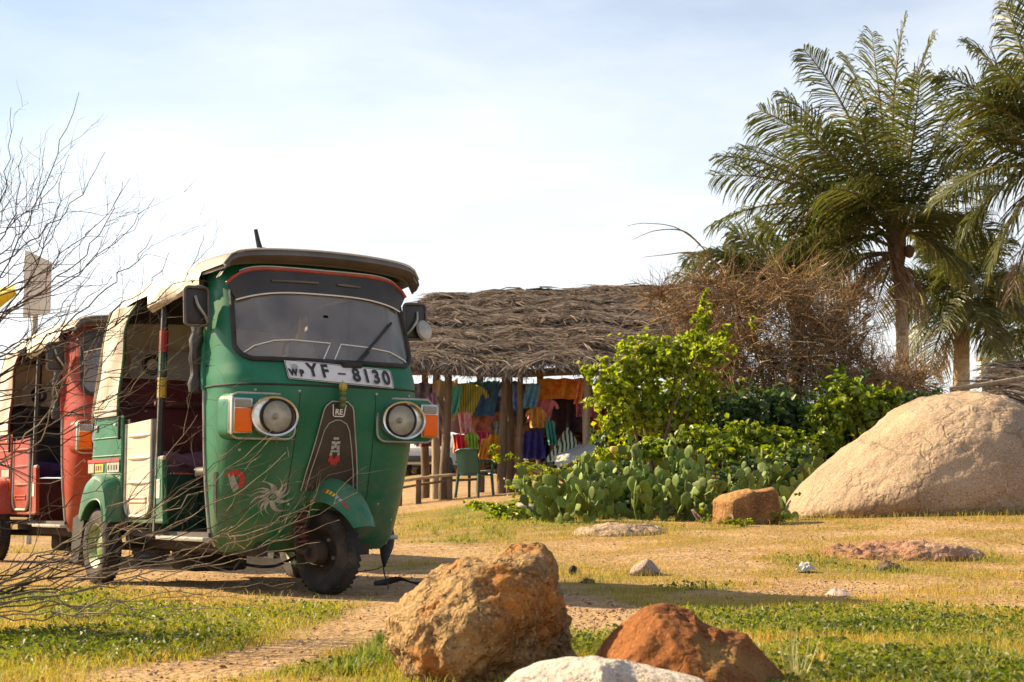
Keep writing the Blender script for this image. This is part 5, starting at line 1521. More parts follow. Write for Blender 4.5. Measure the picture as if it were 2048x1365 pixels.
# white car far behind
def car():
    Y = 60.0
    g_ = ground_at(876, Y)
    root = empty('parked_car', g_, R(-14)); tag(root, 'white car parked far behind, seen through the left end of the stall', 'car')
    wp = pm('white_car_paint', (.46, .45, .43), (.40, .39, .37), 3, .4, coat=.3)
    dk = pm('car_dark', (.02, .02, .022), rough=.35)
    mb = MB()
    prof = [(-2.0, .35), (-2.05, .75), (-1.95, .95), (-.95, 1.02), (-.35, 1.50), (1.1, 1.52), (1.75, 1.05), (2.0, 1.0), (2.05, .35)]
    rows = [[Vector((x * (1 if zz < 1.1 else .86), y, zz)) for y, zz in prof] for x in (-.86, -.82, .82, .86)]
    rows[0] = [Vector((p.x, p.y * .98, p.z if p.z < 1 else p.z - .03)) for p in rows[0]]; rows[3] = [Vector((p.x, p.y * .98, p.z if p.z < 1 else p.z - .03)) for p in rows[3]]
    mb.loft(rows, caps=True); mb.build('body', wp, root, 40)
    mb = MB(); mb.add([(-.66, -.90, 1.06), (.66, -.90, 1.06), (.60, -.40, 1.45), (-.60, -.40, 1.45)], [(0, 1, 2, 3)])
    mb.v = [(x, y - .03, z + .02) for x, y, z in mb.v]; mb.build('windscreen', dk, root, 0)
    mb = MB(); mb.box((0, -2.04, .55), (1.2, .06, .22), bev=.02); mb.build('grille', dk, root)
    for s in (-1, 1):
        mb = MB(); mb.box((s * .66, -1.98, .80), (.3, .12, .14), bev=.03); mb.build('headlight', M_CLEARL, root)
        for y in (-1.3, 1.3):
            mb = MB(); mb.revolve([(0, -.1), (.30, -.1), (.32, -.07), (.32, .07), (.30, .1), (0, .1)], 18, Matrix.Translation((s * .78, y, .32)) @ Matrix.Rotation(R(90), 4, 'Y')); mb.build('wheel', M_TYRE, root)
    mb = MB(); mb.prism([(-.35, 1.08), (-.12, 1.42), (1.0, 1.44), (1.4, 1.10)], lambda y, z, d: Vector((d, y, z)), -.80, -.78); mb.build('side_window', dk, root, 20)
car()
# ---- low thatch at the right edge with pillar and lamp behind the boulder
low = empty('low_thatch_shelter', ground_at(2060, 24.0)); tag(low, 'low thatched shelter roof behind the big tan boulder at the right edge', 'shelter')
def lp(u, v, Y): return W(u, v, Y) - low.location
thatch(low, (lp(1945, 818, 22.5), lp(2260, 850, 22.5), lp(2260, 700, 25.0), lp(1995, 742, 25.0)), 2600, .2, .6, .013, .08)
for u in (1965, 2120, 2240):
    mb = MB(); a = W(u, 860, 23.0); b = W(u, 800, 23.0); a.z = hz(a.x, a.y) - .05; mb.tube([a - low.location, b - low.location], .07, 8); mb.build('post', M_WOOD, low)
mb = MB(); mb.tube([lp(1900, 780, 22.3), lp(1980, 768, 22.3), lp(2060, 755, 22.3), lp(2250, 735, 22.3)], .035, 8); mb.build('roof_pole', M_WOODP, low)
def pillar():
    g_ = ground_at(1972, 40.0)
    top = W(1972, 722, 40.0).z - g_.z
    root = empty('white_pillar', g_); tag(root, 'slim white pillar far behind the low thatched shelter', 'pillar')
    mb = MB(); mb.box((0, 0, top / 2), (.26, .26, top), bev=.02); mb.build('shaft', pm('white_wall_paint', (.70, .67, .64), (.6, .57, .54), 4, .8), root)
    mb = MB(); mb.box((0, 0, top + .04), (.34, .34, .08), bev=.01); mb.build('cap', M_WOODP, root)
pillar()
# ---- board and yellow awning behind the red rickshaw
def signboard():
    Y = 16.0
    p = ground_at(75, Y)
    root = empty('blank_board', p); tag(root, 'plain grey-beige board standing above the red rickshaw behind bare twigs', 'board')
    a, b = W(50, 500, Y) - p, W(98, 625, Y) - p
    mb = MB(); mb.prism([(a.x, a.z), (b.x, a.z - .12), (b.x, b.z), (a.x, b.z - .05)], lambda x, z, d: Vector((x, d, z)), 0, .05); mb.build('panel', pm('board_paint', (.72, .68, .60), (.64, .60, .52), 3, .8), root, 20)
    mb = MB(); mb.tube([(a.x + .1, .08, 0), (a.x + .1, .08, a.z - .1)], .03, 6); mb.build('post', M_STEEL, root)
signboard()
def awning():
    Y = 14.0
    p = ground_at(-40, Y)
    root = empty('yellow_awning', p); tag(root, 'corner of a yellow cloth awning at the left edge above the red rickshaw', 'awning')
    mb = MB(); rows = []
    for t in np.linspace(0, 1, 8):
        rows.append([W(-190 + 226 * s, 566 + 10 * s + t * 62 * (1 - .75 * s ** 4) + 4 * math.sin(s * 12), Y) - p + Vector((0, -.10 * math.sin(3 * t) + .5 * (1 - s), 0)) for s in np.linspace(0, 1, 20)])
    mb.loft(rows); mb.build('cloth', pm('yellow_awning_cloth', (.62, .48, .03), (.52, .40, .02), 5, .7), root, 60)
    mb = MB(); q = W(-150, 600, Y) - p; mb.tube([(q.x, .2, 0), (q.x, .2, q.z)], .03, 6); mb.build('pole', M_STEEL, root)
awning()
# ------------------------------------------------------------------ palms
M_PALM = leafm('palm_leaflets', [(.036, .052, .012), (.070, .088, .020), (.115, .118, .030), (.05, .065, .015), (.20, .165, .055)], .34, .42, spec=.5)
M_PALMD = leafm('dead_palm_leaflets', [(.20, .13, .07), (.30, .21, .13), (.14, .09, .05)], .2, .7)
M_RACH = pm('frond_midrib', (.20, .17, .055), (.14, .11, .04), 6, .55)
M_TRUNK = pm('palm_trunk_bark', (.52, .42, .30), (.38, .29, .20), 8, .9, bump=.8, bscale=20, c3=(.26, .19, .12), s3=3, stretch=(1, 1, 3))
M_FIB = pm('palm_fibre', (.20, .12, .06), (.12, .07, .035), 10, .95, bump=.8, bscale=30)
def frond_mesh(p0, tip, sag, ll=.62, nl=58, side=None, seed=0, dead=False, hang=.75, wid=.026):
    """one feathered leaf from p0 to tip: midrib and two rows of leaflets"""
    rg = random.Random(seed)
    p0, tip = Vector(p0), Vector(tip)
    L = (tip - p0).length
    ctl = p0.lerp(tip, .5) + Vector((0, 0, 1)) * (sag + .05) * L + Vector((rg.uniform(-.10, .04), rg.uniform(-.08, .08), 0)) * L
    P = lambda t: p0 * (1 - t) ** 2 + ctl * 2 * t * (1 - t) + tip * t * t
    D = lambda t: ((ctl - p0) * 2 * (1 - t) + (tip - ctl) * 2 * t).normalized()
    mb = MB(); mb.m = 1
    mb.tube([P(t) for t in np.linspace(0, 1, 12)], [.032 * (1 - t) ** .8 + .004 for t in np.linspace(0, 1, 12)], 6)
    mb.m = 0
    tw = rg.uniform(-.5, .5)
    for k in range(nl):
        t = .10 + .90 * (k + rg.random() * .5) / nl
        d = D(min(t, 1)); p = P(min(t, 1))
        s0 = d.cross(Vector((0, 0, 1)))
        if s0.length < .05: s0 = Vector((1, 0, 0))
        s0.normalize()
        s0 = (Matrix.Rotation(tw, 3, d) @ s0)
        upv = s0.cross(d).normalized()
        ln = ll * (math.sin(math.pi * min(1, .18 + .80 * t)) ** .55) * rg.uniform(.85, 1.1)
        for sg in (-1, 1):
            if rg.random() < .03: continue
            fw = .30 + .62 * t + rg.uniform(-.12, .12)
            dr = (s0 * sg + d * fw + upv * rg.uniform(-.15, .35)).normalized()
            grav = Vector((0, 0, -1)) * hang * rg.uniform(.6, 1.3)
            q1 = p + dr * ln * .5 + grav * ln * .10
            q2 = p + dr * ln * .80 + grav * ln * .28 * rg.uniform(.8, 1.3)
            q3 = p + dr * ln * .98 + grav * ln * rg.uniform(.45, .75)
            wv = d * wid * .5 * rg.uniform(.8, 1.2) + upv * wid * .35 * rg.uniform(-1, 1)
            mb.add([p - wv * .6, p + wv * .6, q1 + wv, q1 - wv, q2 + wv * .75, q2 - wv * .75, q3], [(0, 1, 2, 3), (3, 2, 4, 5), (5, 4, 6)])
    return mb
def palm(name, label, base, crown, tips, seed, Y, r=.15, dead=(), ll=.62, extra=10, group='coconut palms', rad=2.6):
    """base: world point; crown, tips: photo pixels at distance Y (+ depth offset)"""
    rg = random.Random(seed)
    C = W(crown[0], crown[1], Y)
    root = empty(name, base); tag(root, label, 'palm tree', group)
    b = root.location; bow = rg.uniform(-.12, .12)
    pts = [Vector(base).lerp(C, t) + Vector((bow * math.sin(math.pi * t), 0, 0)) for t in np.linspace(0, 1, 40)]
    mb = MB(); mb.tube([p - b for p in pts], [r * (1.25 - .35 * min(1, t * 1.4)) * (1 + .035 * (i % 2)) for i, t in enumerate(np.linspace(0, 1, 40))], 14)
    mb.build('trunk', M_TRUNK, root, 25)
    mb = MB(); mb.tube([C - b + Vector((0, 0, z)) for z in (-.55, -.3, 0, .25, .45)], [r * .9, r * 1.35, r * 1.5, r * 1.1, r * .5], 10)
    mb.build('crown_shaft', M_FIB, root, 60)
    for i, (u, v, dy, sag) in enumerate(tips):
        tip = W(u, v, Y + dy)
        st = C + (tip - C).normalized() * .15 + Vector((0, 0, rg.uniform(-.1, .25)))
        frond_mesh(st - b, tip - b, sag, ll * rg.uniform(.85, 1.08), 86, seed=seed * 50 + i).build('frond', [M_PALM, M_RACH], root, 0)
    for i in range(extra):
        a = rg.uniform(0, 2 * math.pi); e = rg.uniform(.0, 1.0)
        L = rad * rg.uniform(.75, 1.05)
        tip = C + Vector((math.cos(a) * math.cos(e) * .75, math.sin(a) * math.cos(e), math.sin(e) - .15)) * L
        st = C + Vector((0, 0, rg.uniform(-.1, .2)))
        frond_mesh(st - b, tip - b, .18, ll * rg.uniform(.8, 1.05), 70, seed=seed * 90 + i).build('frond', [M_PALM, M_RACH], root, 0)
    for i, (u, v, dy) in enumerate(dead):
        tip = W(u, v, Y + dy)
        frond_mesh(C - b + Vector((0, 0, -.25)), tip - b, .18, ll * .8, 44, seed=seed * 70 + i, hang=1.1).build('dead_frond', [M_PALMD, M_FIB], root, 0)
    for k in range(5):
        a = rg.uniform(0, 6.28)
        mb = MB(); mb.revolve([(.0005, -.12), (.06, -.09), (.09, 0), (.075, .07), (.03, .11), (.0005, .12)], 10, Matrix.Translation(C - b + Vector((.22 * math.cos(a), .22 * math.sin(a), -.22))))
        mb.build('coconut', M_FIB, root, 60)
    return root
PY = 27.0
palm('coconut_palm', 'tallest coconut palm with a full crown and bare ringed trunk behind the dry bush', ground_at(1788, PY), (1793, 480),
     [(1812, 28, -.4, .02), (1742, 62, .5, .06), (1868, 70, .3, .05), (1840, 150, -1.4, .04), (1606, 98, -.3, .16), (1690, 110, 1.0, .12), (1560, 185, .6, .17), (1520, 222, -.5, .18), (1600, 250, -1.2, .16), (1432, 312, -.3, .17), (1470, 300, 1.1, .17), (1425, 352, .5, .15),
      (1425, 448, -.6, .20), (1500, 470, 1.0, .16), (1560, 500, -1.2, .15), (1900, 230, .5, .14), (1950, 300, -.4, .18), (1985, 380, .6, .2), (1990, 470, -.2, .22), (1930, 560, .4, .2), (1660, 380, -1.8, .12), (1720, 240, -1.5, .08), (1870, 420, -1.7, .16), (1640, 560, -.8, .2)],
     2, PY, .112, [(1625, 590, -.4), (1665, 640, .3), (1600, 570, .8), (1745, 640, -.3), (1840, 620, .2), (1700, 600, -.8)], .92, 3)
palm('coconut_palm', 'coconut palm leaning in from the right edge, only its fronds in view', ground_at(2130, 24.5), (2110, 330),
     [(1885, 150, .2, .16), (1938, 88, .6, .14), (1895, 200, -.8, .16), (2010, 5, 0, .10), (2060, -60, .5, .08), (1885, 290, .4, .18), (1880, 400, -.4, .2), (1920, 480, .4, .22), (1980, 540, -.5, .2), (2200, 100, 0, .1), (2300, 260, 0, .15), (2280, 430, 0, .2), (1950, 240, -1.2, .12), (2000, 130, -1.0, .10)],
     5, 24.5, .15, [(2020, 600, 0)], .90, 2)
palm('coconut_palm', 'shorter dark coconut palm behind the tallest one, trunk lit orange at its foot', ground_at(1918, 32.0), (1925, 590),
     [(1800, 560, 0, .2), (1790, 640, .5, .22), (1815, 720, -.5, .25), (1860, 745, .6, .2), (1850, 480, 0, .1), (1900, 430, .5, .06), (1960, 420, 0, .06), (2010, 480, -.6, .12), (2050, 560, .4, .16), (2060, 640, 0, .2), (2010, 720, .4, .22), (1985, 700, -.7, .2), (1940, 500, -1.4, .1), (1880, 660, -1.2, .2), (1960, 640, -1.3, .2)],
     9, 32.0, .17, [(1880, 740, 0)], .95, 6, rad=2.6)
palm('coconut_palm', 'low coconut palm behind the dry bush, its fronds drooping towards the stall', ground_at(1590, 29.0), (1600, 590),
     [(1345, 560, 0, .2), (1372, 520, .5, .18), (1418, 500, -.4, .16), (1462, 462, .3, .12), (1520, 440, 0, .08), (1420, 580, -.5, .2), (1660, 470, .3, .1), (1700, 520, 0, .14), (1720, 590, .4, .2), (1480, 560, .6, .2)],
     13, 29.0, .14, [(1640, 650, 0)], .9, 12, rad=2.2)
palm('coconut_palm', 'far coconut palm at the right edge over the low thatched shelter', ground_at(2090, 36.0), (2085, 660),
     [(1960, 610, 0, .2), (1975, 690, .5, .22), (2000, 730, -.5, .2), (2000, 570, 0, .1), (2050, 540, .4, .06), (2150, 560, 0, .1), (2040, 730, .3, .2), (2160, 700, 0, .2)],
     17, 36.0, .17, [], 1.05, 12, rad=2.4)

# ------------------------------------------------------------------ bushes
def in_blobs(blobs, n, Y, seed, shell=.55, dyf=.8):
    """random points in ellipsoids given in photo pixels (u, v, ru, rv, depth offset)"""
    rs = np.random.RandomState(seed)
    wts = np.array([b[2] * b[3] for b in blobs], dtype=float); wts /= wts.sum()
    P, Nn = [], []
    cl = max(1, n // 13)
    pick = rs.choice(len(blobs), cl, p=wts)
    for i in pick:
        u, v, ru, rv, dy = blobs[i]
        c = W(u, v, Y + dy); k = (Y + dy) / FPX
        d = rs.normal(size=3); d /= np.linalg.norm(d)
        R1 = (1.0 + .30 * mn.noise(Vector(d) * 1.9 + Vector((u, v, 0)))) * rs.uniform(.72, 1.12)
        r0 = shell * rs.uniform(.5, 1.1)
        sw = rs.normal(size=3) * .35
        for q in range(13):
            t = rs.rand() ** .7
            r = r0 + (R1 - r0) * t
            e = d + sw * t * t + rs.normal(size=3) * .07
            e[2] -= .18 * t * t
            P.append((c.x + e[0] * ru * k * r, c.y + e[1] * (ru + rv) * .5 * k * dyf * r, c.z + e[2] * rv * k * r)); Nn.append(e)
    return np.array(P), np.array(Nn)
M_VINE = leafm('vine_leaves', [(.14, .20, .016), (.24, .32, .026), (.36, .40, .035), (.08, .12, .013), (.42, .40, .05)], .5, .4)
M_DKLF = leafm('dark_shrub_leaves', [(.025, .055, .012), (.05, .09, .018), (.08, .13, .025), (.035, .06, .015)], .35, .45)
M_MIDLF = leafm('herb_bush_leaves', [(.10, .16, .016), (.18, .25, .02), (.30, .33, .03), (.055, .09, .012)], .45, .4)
M_TWIG = leafm('dry_twigs', [(.22, .14, .07), (.12, .075, .04), (.36, .24, .13), (.25, .15, .07)], 0.0, .85, spec=.15)
M_BROWNL = leafm('withered_leaves', [(.26, .13, .05), (.16, .09, .035), (.34, .19, .075), (.12, .07, .03), (.20, .17, .05)], .3, .7)
def stems(root, starts, ends, r0, seed, name='stem', mat=None):
    rg = random.Random(seed)
    for a, b in zip(starts, ends):
        a, b = Vector(a), Vector(b)
        m = a.lerp(b, .5) + Vector((rg.uniform(-.15, .15), rg.uniform(-.1, .1), rg.uniform(-.05, .15)))
        p = curve_pts([a, m, b], 6)
        MB().tube(p, [r0 * (1 - .75 * i / (len(p) - 1)) for i in range(len(p))], 6).build(name, mat or M_WOOD, root, 60)
def bush(name, label, cat, blobs, n, Y, size, mat, base_u, seed, nst=4, asp=.75, shell=.55, part='foliage', group=None):
    base = ground_at(base_u, Y)
    root = empty(name, base); tag(root, label, cat, group)
    P, Nn = in_blobs(blobs, n, Y, seed, shell)
    Nn = Nn * .7 + np.random.RandomState(seed).normal(size=Nn.shape) * .7 + np.array([0, -.1, .5])
    P = P - np.array(base)
    keep = P[:, 2] > -.02
    P, Nn = P[keep], Nn[keep]
    leaf_obj(part, P, Nn, nrs.uniform(size * .6, size * 1.2, len(P)), mat, root, asp)
    ends = [Vector(P[i]) for i in np.random.RandomState(seed).choice(len(P), nst)]
    stems(root, [Vector((rnd.uniform(-.15, .15), rnd.uniform(-.1, .1), -.03)) for _ in ends], ends, .025, seed)
    return root
bush('climbing_vine', 'bright green leafy vine climbing over the right end of the thatch', 'vine',
     [(1235, 745, 60, 34, 0), (1290, 725, 70, 36, 0), (1345, 715, 70, 40, .2), (1250, 800, 50, 52, 0), (1310, 810, 85, 70, .3), (1225, 840, 34, 38, -.1), (1400, 690, 60, 34, .3), (1400, 645, 22, 26, .4), (1408, 600, 11, 18, .5), (1385, 770, 60, 60, .5), (1430, 700, 40, 22, -.2), (1450, 660, 20, 16, .2), (1500, 640, 16, 12, .2), (1180, 745, 22, 14, 0), (1200, 790, 30, 40, -.2), (1300, 690, 60, 26, .2)],
     9000, 19.0, .07, M_VINE, 1320, 3, 7, .8)
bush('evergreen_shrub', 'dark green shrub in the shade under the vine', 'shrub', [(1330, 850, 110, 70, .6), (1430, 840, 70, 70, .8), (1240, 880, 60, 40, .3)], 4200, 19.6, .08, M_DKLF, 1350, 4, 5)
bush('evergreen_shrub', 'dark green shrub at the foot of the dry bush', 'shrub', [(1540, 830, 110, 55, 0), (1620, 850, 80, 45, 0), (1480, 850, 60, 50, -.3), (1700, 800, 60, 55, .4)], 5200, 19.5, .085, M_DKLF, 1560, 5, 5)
bush('leafy_bush', 'fresh green bush against the left flank of the tan boulder', 'bush', [(1690, 800, 45, 50, 0), (1740, 810, 50, 36, .3), (1660, 830, 40, 40, -.2), (1780, 790, 30, 22, .3)], 2600, 18.8, .085, M_MIDLF, 1690, 6, 4)
bush('leafy_bush', 'band of light green plants growing above the cactus bank', 'bush', [(1300, 900, 50, 24, -.6), (1450, 900, 60, 26, -.8), (1400, 880, 60, 32, 0), (1470, 872, 55, 34, .2), (1545, 880, 60, 34, .2), (1620, 890, 50, 36, .3), (1340, 905, 50, 30, 0), (1660, 880, 30, 30, .4), (1560, 920, 90, 30, -.3)], 5200, 18.0, .075, M_MIDLF, 1500, 7, 5)
bush('leafy_bush', 'feathery yellow-green shrub below the pale post of the stall', 'bush', [(1215, 910, 40, 26, 0), (1180, 935, 50, 28, -.2), (1120, 945, 40, 16, -.3), (1250, 890, 30, 22, .2), (1060, 935, 40, 12, -.2), (1010, 915, 26, 10, -.1), (985, 900, 12, 12, 0)], 2600, 19.5, .05, M_VINE, 1170, 8, 6, .5)
bush('leafy_bush', 'low green weeds at the left foot of the cactus bank', 'weeds', [(1020, 1020, 60, 14, 0), (960, 1010, 40, 10, .4), (1080, 1000, 30, 22, .3), (1060, 970, 40, 20, 1.2), (1040, 1035, 50, 12, -.5)], 1600, 16.3, .05, M_MIDLF, 1040, 9, 3)
bush('leafy_bush', 'small weeds around the orange stone block', 'weeds', [(1410, 1030, 22, 18, 0), (1480, 1045, 40, 8, -.6), (1560, 1030, 14, 14, -.3), (1600, 985, 10, 16, -.3)], 420, 14.3, .035, M_MIDLF, 1440, 10, 3, .5)
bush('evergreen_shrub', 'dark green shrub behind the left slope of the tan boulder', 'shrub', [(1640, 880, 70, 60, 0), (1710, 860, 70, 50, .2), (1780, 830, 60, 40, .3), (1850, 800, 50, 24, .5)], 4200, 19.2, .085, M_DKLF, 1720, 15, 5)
M_SCRUB = leafm('far_scrub_leaves', [(.12, .085, .04), (.17, .11, .055), (.09, .085, .03), (.20, .13, .07)], .25, .6)
for _i, (_u, _w, _h, _v, _l) in enumerate(((810, 60, 34, 925, 'brownish scrub far behind the left end of the stall'), (930, 70, 36, 920, 'brownish scrub far behind the green chair'), (1060, 80, 44, 915, 'brownish scrub far behind the triple post'), (1190, 80, 50, 910, 'brownish scrub far behind the pale post'), (1320, 90, 60, 905, 'brownish scrub far behind the vine'), (1440, 90, 60, 900, 'brownish scrub far behind the cactus bank'), (1560, 90, 60, 895, 'brownish scrub far behind the light green plants'), (1680, 90, 60, 880, 'brownish scrub far behind the tan boulder'))):
    bush('distant_scrub', _l, 'scrub', [(_u, _v, _w, _h, 0), (_u + 40, _v + 8, _w * .7, _h * .7, 1)], 1500, 66.0, .32, M_SCRUB, _u, 60 + _i, 3)
# tangle of dry brown twigs
def dry_bush(name, label, blobs, n, Y, seed, base_u, lmin=.25, lmax=.7, wid=.0055, leaves=0, nst=9):
    rg = random.Random(seed)
    base = ground_at(base_u, Y); root = empty(name, base); tag(root, label, 'dry bush')
    P, Nn = in_blobs(blobs, n, Y, seed, .25)
    mb = MB()
    for p, d in zip(P, Nn):
        p = Vector(p) - base
        if p.z < .02: continue
        d = (Vector(d) * .6 + Vector((rg.gauss(0, .6), rg.gauss(0, .5), rg.gauss(.15, .5)))).normalized()
        L = rg.uniform(lmin, lmax)
        q = [p]
        for k in range(3):
            d = (d + Vector((rg.gauss(0, .25), rg.gauss(0, .25), rg.gauss(-.05, .22)))).normalized(); q.append(q[-1] + d * L / 3)
        mb.tube(q, [wid, wid * .8, wid * .6, wid * .25], 3, caps=False)
    mb.build('twig_tangle', M_TWIG, root, 60, kind='stuff')
    if leaves:
        P2, N2 = in_blobs(blobs, leaves, Y, seed + 1, .3)
        P2 = P2 - np.array(base); k = P2[:, 2] > .02
        leaf_obj('withered_foliage', P2[k], nrs.normal(size=(k.sum(), 3)), nrs.uniform(.03, .075, k.sum()), M_BROWNL, root, .5, .4)
    ends = [Vector(P[i]) - base for i in np.random.RandomState(seed).choice(len(P), nst)]
    stems(root, [Vector((rnd.uniform(-.5, .5), rnd.uniform(-.2, .2), -.03)) for _ in ends], ends, .035, seed)
    return root
dry_bush('dry_bush', 'large tangled brown dry bush between the vine and the palm trunk',
     [(1395, 625, 70, 50, .6), (1335, 600, 50, 24, 1.4), (1440, 720, 60, 70, .3), (1450, 800, 60, 50, .3), (1600, 560, 60, 26, .3), (1690, 620, 50, 30, .2), (1480, 620, 75, 65, 0), (1560, 600, 85, 60, .2), (1620, 660, 85, 80, 0), (1500, 710, 90, 80, -.2), (1660, 720, 70, 70, .2), (1560, 760, 110, 70, 0), (1430, 580, 50, 35, .3), (1700, 680, 50, 60, .5), (1730, 750, 60, 45, .4), (1410, 690, 40, 60, .4), (1790, 770, 60, 30, .6)],
     6200, 21.0, 3, 1570, leaves=3600, nst=24)
dry_bush('dry_bush', 'low tangle of dry branches to the right of the palm trunk', [(1800, 760, 50, 30, 0), (1850, 770, 40, 22, 0), (1750, 770, 40, 26, 0)], 700, 22.5, 8, 1800, leaves=200, nst=4, lmax=.9)
# two long bare shoots rising out of the dry bush towards the stall
def shoots():
    Y = 21.0
    base = ground_at(1480, Y); root = empty('bare_shoot', base); tag(root, 'thin bare shoot arching out of the dry bush over the thatch', 'branch')
    for pts in ([(1470, 600), (1440, 545), (1400, 490), (1350, 455), (1290, 447), (1255, 452)], [(1400, 490), (1365, 462), (1310, 462), (1265, 480)], [(1420, 515), (1380, 505), (1330, 510), (1285, 515)], [(1545, 620), (1552, 540), (1590, 470), (1625, 420)], [(1535, 620), (1535, 560), (1538, 500)]):
        p = curve_pts([W(u, v, Y) - base for u, v in pts], 6)
        MB().tube(p, [.014 * (1 - .85 * i / len(p)) for i in range(len(p))], 5).build('shoot', M_TWIG, root, 60)
    MB().tube([Vector((0, 0, -.05)), W(1475, 640, Y) - base, W(1470, 598, Y) - base], [.03, .02, .014], 6).build('stem', M_TWIG, root, 60)
shoots()

ORD = ('first', 'second', 'third', 'fourth', 'fifth', 'sixth', 'seventh', 'eighth', 'ninth', 'tenth', 'eleventh', 'twelfth', 'thirteenth', 'fourteenth')
# ------------------------------------------------------------------ prickly pear
def pad_mesh():
    n = 12
    def ring(sx, y, sz, c=0.0):
        out = []
        for k in range(n):
            a = 2 * math.pi * k / n
            x = math.sin(a) * (.5 - .06 * math.cos(a) * -1 - .05 * math.cos(a)); z = .52 - .5 * math.cos(a)
            x *= (.55 + .45 * min(1, z * 1.9)) if z < .5 else 1
            out.append(Vector((x * sx, y, .52 + (z - .52) * sz)))
        return out
    mb = MB()
    rows = [ring(.45, -.085, .45), ring(.86, -.07, .86), ring(1, 0, 1), ring(.86, .07, .86), ring(.45, .085, .45)]
    mb.loft(rows, closed=True, caps=True)
    return mb
def pad_material():
    m = pm('prickly_pear_skin', (.135, .19, .034), (.085, .13, .026), 6, .6, spec=.25, c3=(.25, .21, .055), s3=2.5, lo3=.55, hi3=.75)
    N, L = m.node_tree.nodes, m.node_tree.links; b = N['Principled BSDF']
    oi = N.new('ShaderNodeObjectInfo'); hs = N.new('ShaderNodeHueSaturation')
    mr = N.new('ShaderNodeMapRange'); mr.inputs['To Min'].default_value = .6; mr.inputs['To Max'].default_value = 1.55
    src = b.inputs['Base Color'].links[0].from_socket
    tc = [n for n in N if n.type == 'TEX_COORD'][0]
    vo = N.new('ShaderNodeTexVoronoi'); vo.inputs['Scale'].default_value = 6.5
    v2 = N.new('ShaderNodeMapRange'); v2.inputs['From Min'].default_value = .07; v2.inputs['From Max'].default_value = .12
    mx = N.new('ShaderNodeMixRGB'); mx.inputs['Color1'].default_value = (.30, .27, .15, 1)
    L.new(tc.outputs['Object'], vo.inputs['Vector']); L.new(vo.outputs['Distance'], v2.inputs['Value']); L.new(v2.outputs['Result'], mx.inputs['Fac'])
    L.new(oi.outputs['Random'], mr.inputs['Value']); L.new(mr.outputs['Result'], hs.inputs['Value']); L.new(src, hs.inputs['Color']); L.new(hs.outputs['Color'], mx.inputs['Color2']); L.new(mx.outputs['Color'], b.inputs['Base Color'])
    b.inputs['Subsurface Weight'].default_value = 0.0
    return m
M_PAD = pad_material()
_pm = pad_mesh(); _po = _pm.build('pad', M_PAD, None, 60); PAD = _po.data; bpy.data.objects.remove(_po)
M_FRUIT = pm('cactus_flower', (.62, .42, .08), rough=.6)
def cactus(loc, npads, hgt, seed, label, group):
    rg = random.Random(seed)
    root = empty('prickly_pear', loc); tag(root, label, 'cactus', group)
    q = []
    for k in range(3):
        a = rg.uniform(0, 6.28)
        q.append((Vector((rg.uniform(-.14, .14), rg.uniform(-.12, .12), -.03)), Vector((rg.gauss(0, .32), rg.gauss(-.05, .28), 1)).normalized(), rg.gauss(0, .75), 0))
    cnt = 0
    while q and cnt < npads:
        p, up, az, lv = q.pop(0 if cnt < 5 else rg.randrange(len(q)))
        h = rg.uniform(.07, .150) * (1.05 if lv == 0 else 1); w = h * rg.uniform(.70, .84)
        f = Vector((math.sin(az), -math.cos(az), 0)); f = (f - up * f.dot(up)).normalized()
        r = f.cross(up) * -1
        M = Matrix((r, -f, up)).transposed().to_4x4()
        o = bpy.data.objects.new('pad', PAD); COL.objects.link(o); o.parent = root
        o.matrix_local = Matrix.Translation(p) @ M @ Matrix.Diagonal((w, h * .55, h, 1))
        cnt += 1
        if p.z + h < hgt:
            for c in range(rg.choice((1, 2, 2, 2, 3))):
                t = rg.uniform(-1.0, 1.0)
                e = p + up * h * (.97 - .30 * t * t) + r * w * .42 * t
                u2 = (up * .9 + r * t * 1.0 + Vector((0, 0, .4)) + Vector((rg.gauss(0, .28), rg.gauss(-.05, .28), 0))).normalized()
                q.append((e, u2, az + rg.gauss(0, .8), lv + 1))
    return root
_sd = 100
_n = 0
for row, (Y, us, hh, npd) in enumerate(((14.9, range(1105, 1440, 36), .36, 28), (15.6, range(1090, 1540, 38), .48, 30), (16.3, range(1130, 1620, 42), .56, 30), (17.1, range(1180, 1650, 44), .62, 28))):
    for iu, u in enumerate(us):
        uu = u + rnd.uniform(-14, 14); YY = Y + rnd.uniform(-.25, .25)
        if row == 0 and uu > 1400: YY += .5
        g_ = ground_at(uu, YY)
        cactus(g_, npd, hh, _sd + _n, ('%s prickly pear cactus from the left in the front row of the bank', '%s prickly pear cactus from the left in the second row of the bank', '%s prickly pear cactus from the left in the third row of the bank', '%s tall prickly pear cactus from the left at the back of the bank')[row] % ORD[iu], 'prickly pears of the bank, row %d from the front' % (row + 1))
        _n += 1
c_ = cactus(ground_at(1573, 14.7) , 5, .3, 777, 'small prickly pear leaning out between the orange block and the tan boulder', None)
def flower():
    p = W(1228, 908, 16.2)
    o = MB().revolve([(.0005, 0), (.03, .01), (.045, .04), (.04, .07), (.02, .075), (.0005, .05)], 10).build('cactus_flower', M_FRUIT, None, 60)
    o.location = p; tag(o, 'single yellow cactus flower at the top left of the bank', 'flower')
flower()
# dark greenery between the pads
bush('undergrowth', 'dark leaves growing between the cactus pads', 'undergrowth', [(1180, 1000, 90, 30, .4), (1300, 985, 110, 45, .6), (1420, 970, 90, 50, .9), (1530, 950, 90, 40, 1.6), (1250, 950, 80, 35, 1.2), (1600, 930, 50, 40, 2.0)], 3600, 15.4, .06, M_DKLF, 1300, 11, 3)

